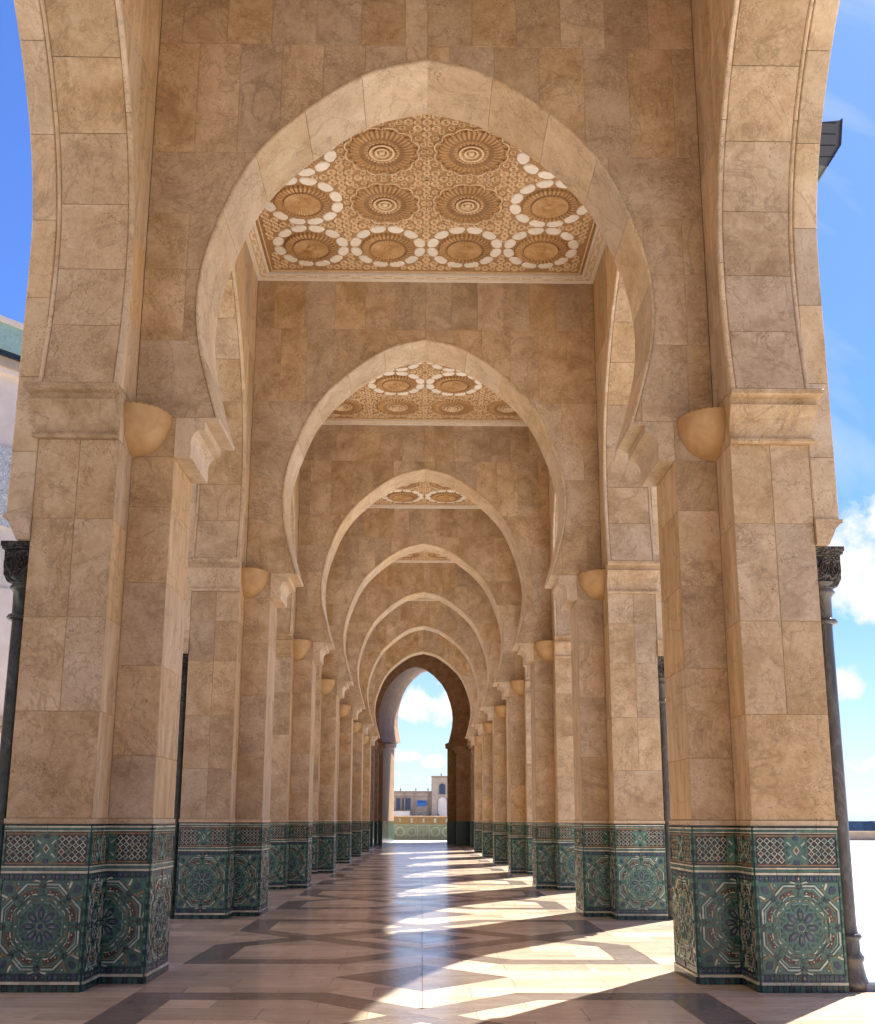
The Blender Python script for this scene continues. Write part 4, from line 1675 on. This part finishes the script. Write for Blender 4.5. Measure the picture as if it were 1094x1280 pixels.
def parapet():
    t = thing('parapet', 'low green tiled parapet with cream carved coping closing the end of the aisle', 'parapet', (0, 91, 0))
    MB().box(-4.5, 4.5, -.2, .2, -.02, 1.3).obj('tiled_wall', PARA, t)
    MB().box(-4.5, 4.5, -.23, .23, 1.3, 1.9).obj('carved_band', T_OCHRE, t)
    MB().box(-4.5, 4.5, -.28, .28, 1.9, 2.0).obj('coping', STONE_L, t)
    fr = MB()
    for i in range(9):
        a = -4.4 + i
        fr.box(a, a + .04, -.225, -.2, .12, 1.22)
        # simple rosette outline in each panel
        n = 12
        vs, fs = [], []
        for q in range(n):
            an = 2 * PI * q / n
            for r, d in ((.42, -.202), (.39, -.23), (.34, -.23), (.31, -.202)):
                vs.append((a + .52 + r * math.cos(an), d, .67 + r * math.sin(an)))
        for q in range(n):
            e = (q + 1) % n
            for c_ in range(3):
                fs.append((q * 4 + c_, q * 4 + c_ + 1, e * 4 + c_ + 1, e * 4 + c_))
        fr.add(vs, fs)
        fr.box(a + .42, a + .60, -.26, -.23, 1.42, 1.78)
    fr.box(-4.4, 4.5, -.225, -.2, 1.2, 1.24).box(-4.4, 4.5, -.225, -.2, .10, .14)
    fr.obj('relief_tiles', T_MINT, t)


parapet()


# ------------------------------------------------------------------ buildings beyond the end
def far_building():
    t = thing('far_building', 'sandy flat-roofed building with square tower seen through the last arch', 'building', (0, 200, 0))
    MB().box(-16, 1.85, 0, 14, 0, 6.95).obj('wing', SAND, t)
    tw = MB().box(1.85, 9.5, -1.2, 12, 0, 9.75)
    tw.obj('tower', SAND, t)
    MB().box(-16, 1.84, -.15, 0, 6.6, 7.05).box(1.7, 9.6, -1.35, -1.2, 9.45, 9.85).box(-16, 1.84, -.12, 0, 5.95, 6.1).obj('cornice', SAND_D, t)
    p = MB()
    for x in (-7.5, -3.3, -1.5, 1.2):
        p.box(x - .12, x + .12, -.3, 0, 0, 6.6)
    p.obj('pilaster', SAND_D, t)
    for x0, x1, z0, z1 in ((-4.85, -4.15, 3.6, 5.7), (-3.75, -2.2, 3.6, 5.7), (-8.6, -7.9, 3.6, 5.7), (-10.5, -9, 3.6, 5.7)):
        f = MB().box(x0 - .12, x1 + .12, -.12, 0, z0 - .12, z1 + .12).obj('window', SAND_D, t)
        MB().box(x0, x1, -.17, -.12, z0, z1).obj('pane', WIN, f)
    aw = MB().box(-.9, .75, -.75, -.1, 4.2, 4.9).box(-.9, .75, -.1, 0, 4.2, 5.3)
    aw.obj('awning', BLUE, t)
    # arched tower window and tall niche
    for (xa, xb, z0, zt, m, nm) in ((3.2, 4.3, 6.45, 8.4, WIN, 'window'), (3.0, 4.6, 1.6, 5.9, WALLW, 'niche')):
        c = (xa + xb) / 2; r = (xb - xa) / 2
        poly = [(xa, z0), (xb, z0)] + [(c + r * math.cos(a), zt - r + r * math.sin(a)) for a in [PI * i / 10 for i in range(11)]]
        MB().prism(poly, lambda a, b, d: (a, d, b), -1.32, -1.2).obj(nm, m, t)
        poly2 = inset(poly, -.16)
        MB().prism(poly2, lambda a, b, d: (a, d, b), -1.26, -1.2).obj('surround', SAND_D, t)
    fin = MB()
    for x, z in ((-4.1, 7.05), (-1.2, 7.05), (1.1, 7.05), (3.6, 9.85)):
        fin.lathe([(.1, z), (.1, z + .25), (.16, z + .35), (.06, z + .5), (.01, z + .7)], x, .3, 8)
    fin.obj('finial', SAND_D, t)
    MB().box(-16, -2.3, -3, -2.6, 0, 3.3).obj('white_wall', WALLW, t)
    pl_ = MB()
    rng = random.Random(5)
    for i in range(260):
        x, z = rng.uniform(-2.2, 3.4), rng.uniform(1.6, 3.0)
        if rng.random() > math.exp(-((z - 1.6) / .9) ** 2): continue
        y = -3 + rng.uniform(-.4, .4)
        a = rng.uniform(0, PI)
        pl_.add([(x, y, z), (x + .25 * math.cos(a), y + .1, z + .25 * math.sin(a)), (x + .1 * math.cos(a + 2), y - .1, z + .2)], [(0, 1, 2)])
    o = pl_.obj('shrub', mat('shrub_leaf', (.07, .09, .08), .7, .2))
    o.location = (0, 200, 0)
    tag(o, 'grey green shrub mass in front of the sandy building', 'shrub')
    return t


far_building()


# ------------------------------------------------------------------ the mosque wing on the left
def mosque():
    ang = math.atan2(.79, .68)
    t = thing('mosque_wing', 'white marble mosque wing with pale green tiled roof edge beyond the left arches', 'building', (-20.1, 45.7, 0))
    t.rotation_euler = (0, 0, ang)          # local x runs along the facade, local -y faces the plaza
    MB().box(-40, 4.5, 0.35, 16, 0, 22.2).obj('facade', WALLW, t)
    MB().box(-40, 5.0, -.35, 16.5, 23.15, 24.45).obj('roof_tiles', GREENROOF, t)
    MB().box(-40, 5.15, -.5, 16.6, 24.45, 24.7).obj('roof_edge', WALLW, t)
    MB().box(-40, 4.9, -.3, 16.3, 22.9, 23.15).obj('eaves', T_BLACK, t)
    MB().box(-40, 4.8, -.15, 16.2, 22.45, 22.9).obj('cornice', SAND, t)
    MB().box(-40, 4.7, .0, 16.2, 22.2, 22.45).obj('white_cornice', WALLW, t)
    for i in range(-5, 1):
        x = i * 8.0 - .6
        f = MB().box(x - 2.9, x + 2.9, .2, .35, 14.9, 18.7).obj('carved_panel', CARVEW, t)
        r = 1.6
        poly = [(x - r, 12.6), (x + r, 12.6)] + [(x + r * math.cos(a), 13.1 + r * math.sin(a)) for a in [PI * q / 12 for q in range(13)]]
        MB().prism(poly, lambda a, b, d: (a, d, b), .22, .35).obj('lunette', T_MINT, t)
        MB().prism(inset(poly, -.35), lambda a, b, d: (a, d, b), .28, .35).obj('lunette_surround', WALLW, t)
        pn = MB().box(x - 2.7, x + 2.7, .25, .35, 6.2, 12.0)
        pn.obj('recessed_panel', STONE_L if False else WALLW, t)
        MB().box(x + 3.2, x + 3.7, .1, .35, 0, 21).box(x - 3.7, x - 3.2, .1, .35, 0, 21).obj('pilaster', WALLW, t)
        MB().box(x - 3.1, x + 3.1, .05, .35, 5.4, 5.6).box(x - 3.1, x + 3.1, -.05, .35, 5.7, 5.95).obj('string_course', SAND, t)
        for r2, y_ in ((2.6, .28), (2.3, .22), (2.0, .16)):
            a_o = [(x + r2 * math.cos(a), 2.2 + r2 * math.sin(a)) for a in [PI * q / 16 for q in range(17)]]
            a_i = [(x + (r2 - .15) * math.cos(a), 2.2 + (r2 - .15) * math.sin(a)) for a in [PI * q / 16 for q in range(17)]]
            m_ = MB()
            for q in range(16):
                m_.prism([a_o[q], a_o[q + 1], a_i[q + 1], a_i[q]], lambda a, b, d: (a, d, b), y_, .35)
            m_.obj('arch_moulding', SAND, t)


mosque()


def added_hall():  # out of view; added to block blue sky and bounce warm sun
    t = thing('sky_block_hall', 'unseen tall cream hall added left of the arcade to block blue sky and bounce warm sun', 'building', (-27, -5, 0))
    MB().box(-30, 0, -70, 33, 0, 46).obj('hall_body', SAND, t)
    c = MB()
    for i in range(13):
        y = -68 + i * 8.2
        c.box(0, .6, y, y + 1.4, 0, 44)
    c.obj('pilaster', SAND_D, t)
    MB().box(-30.5, 1.0, -70.5, 33.5, 44, 45).obj('cornice', WALLW, t)
    for i in range(12):
        y = -65 + i * 8.2
        poly = [(y, 2), (y + 4, 2)] + [(y + 2 + 2 * math.cos(a), 20 + 2.4 * math.sin(a)) for a in [PI * q / 8 for q in range(9)]]
        MB().prism(poly, lambda a, b, d: (d, a, b), 0.002, .25).obj('window', WIN, t)
    MB().box(-31, 1.2, -71, 34, 46, 47.5).obj('roof', GREENROOF, t)


added_hall()


# ------------------------------------------------------------------ floodlight on the right facade
def floodlight():
    t = thing('floodlight', 'dark grey box floodlight bracketed to the outer face above the right side arch', 'floodlight', (4.41, 12.5, 10.4))
    bx = MB()
    # hooded box: deeper at the back, slanted front, seen from below
    sec = [(.25, .26), (1.12, .36), (1.07, -.02), (.87, -.34), (.76, -.31), (.25, -.24)]
    bx.prism(sec, lambda a, b, d: (a, d, b), -.32, .32)
    bx.obj('housing', LAMPM, t)
    MB().prism([(1.128, .37), (1.105, .37), (1.05, -.02), (.855, -.35), (.875, -.352), (1.078, -.025)], lambda a, b, d: (a, d, b), -.34, .34).obj('rim', LAMPD, t)
    ribs = MB()
    for i in range(4):
        z = -.2 + i * .17
        ribs.box(.45, .98 + .02 * i, -.328, -.318, z, z + .012)
    ribs.obj('seam', LAMPD, t)
    ar = MB().box(0, .5, -.36, -.33, -.03, .03).box(0, .5, .33, .36, -.03, .03).box(0, .03, -.4, .4, -.12, .12)
    ar.obj('bracket', LAMPD, t)


floodlight()

# ------------------------------------------------------------------ plaza edge on the right, sea wall and breakwater
for s in (-1, 1):
    side = 'right' if s > 0 else 'left'
    for k in range(-1, 7):
        t = thing('plinth_step', f'low dark kerb running outward from the {ORD[k] if k >= 0 else "rearmost"} {side} pier', 'kerb', (s * 4.72, Y0 + k * BAY, 0), 'dark kerbs beside the piers')
        MB().box(s * -.62, s * .9, -.93, .93, -.02, .07).obj('dark_edge', T_BLACK if s < 0 else ROCK, t)
        MB().box(s * -.6, s * .88, -.90, .90, .07, .085).obj('pale_top', ZINC, t)

sw = thing('sea_wall', 'low beige wall at the far edge of the plaza', 'wall', (60, 94, 0))
MB().box(-55.5, 60, 0, .5, -.02, .72).obj('wall_body', SAND, sw)
MB().box(-55.5, 60, -.08, .58, .72, .80).obj('coping', STONE_L, sw)
MB().box(-17, -15.2, -6.5, -5.8, -.02, .4).obj('low_block', SAND_D, sw)

bw = thing('breakwater', 'dark blue rocky breakwater on the horizon with a small beacon post', 'breakwater', (150, 350, -6))
rk = MB()
rng = random.Random(3)
x = -40
while x < 140:
    w_ = rng.uniform(3, 8)
    rk.box(x, x + w_, rng.uniform(-4, 0), 12, 0, 6.2 + rng.uniform(-.6, .9) + (0.9 if x > -14 else 0))
    x += w_ * .8
rk.obj('rocks', ROCK, bw)
MB().lathe([(.5, 6.0), (.45, 11), (.8, 11.2), (.6, 12.4), (.05, 13)], -10.5, 0, 10).obj('beacon_post', ROCK, bw)

# the shrub object sits at world origin height of the plaza
print('objects', len(bpy.data.objects), 'tris', sum(len(p.vertices) - 2 for me in bpy.data.meshes for p in me.polygons))
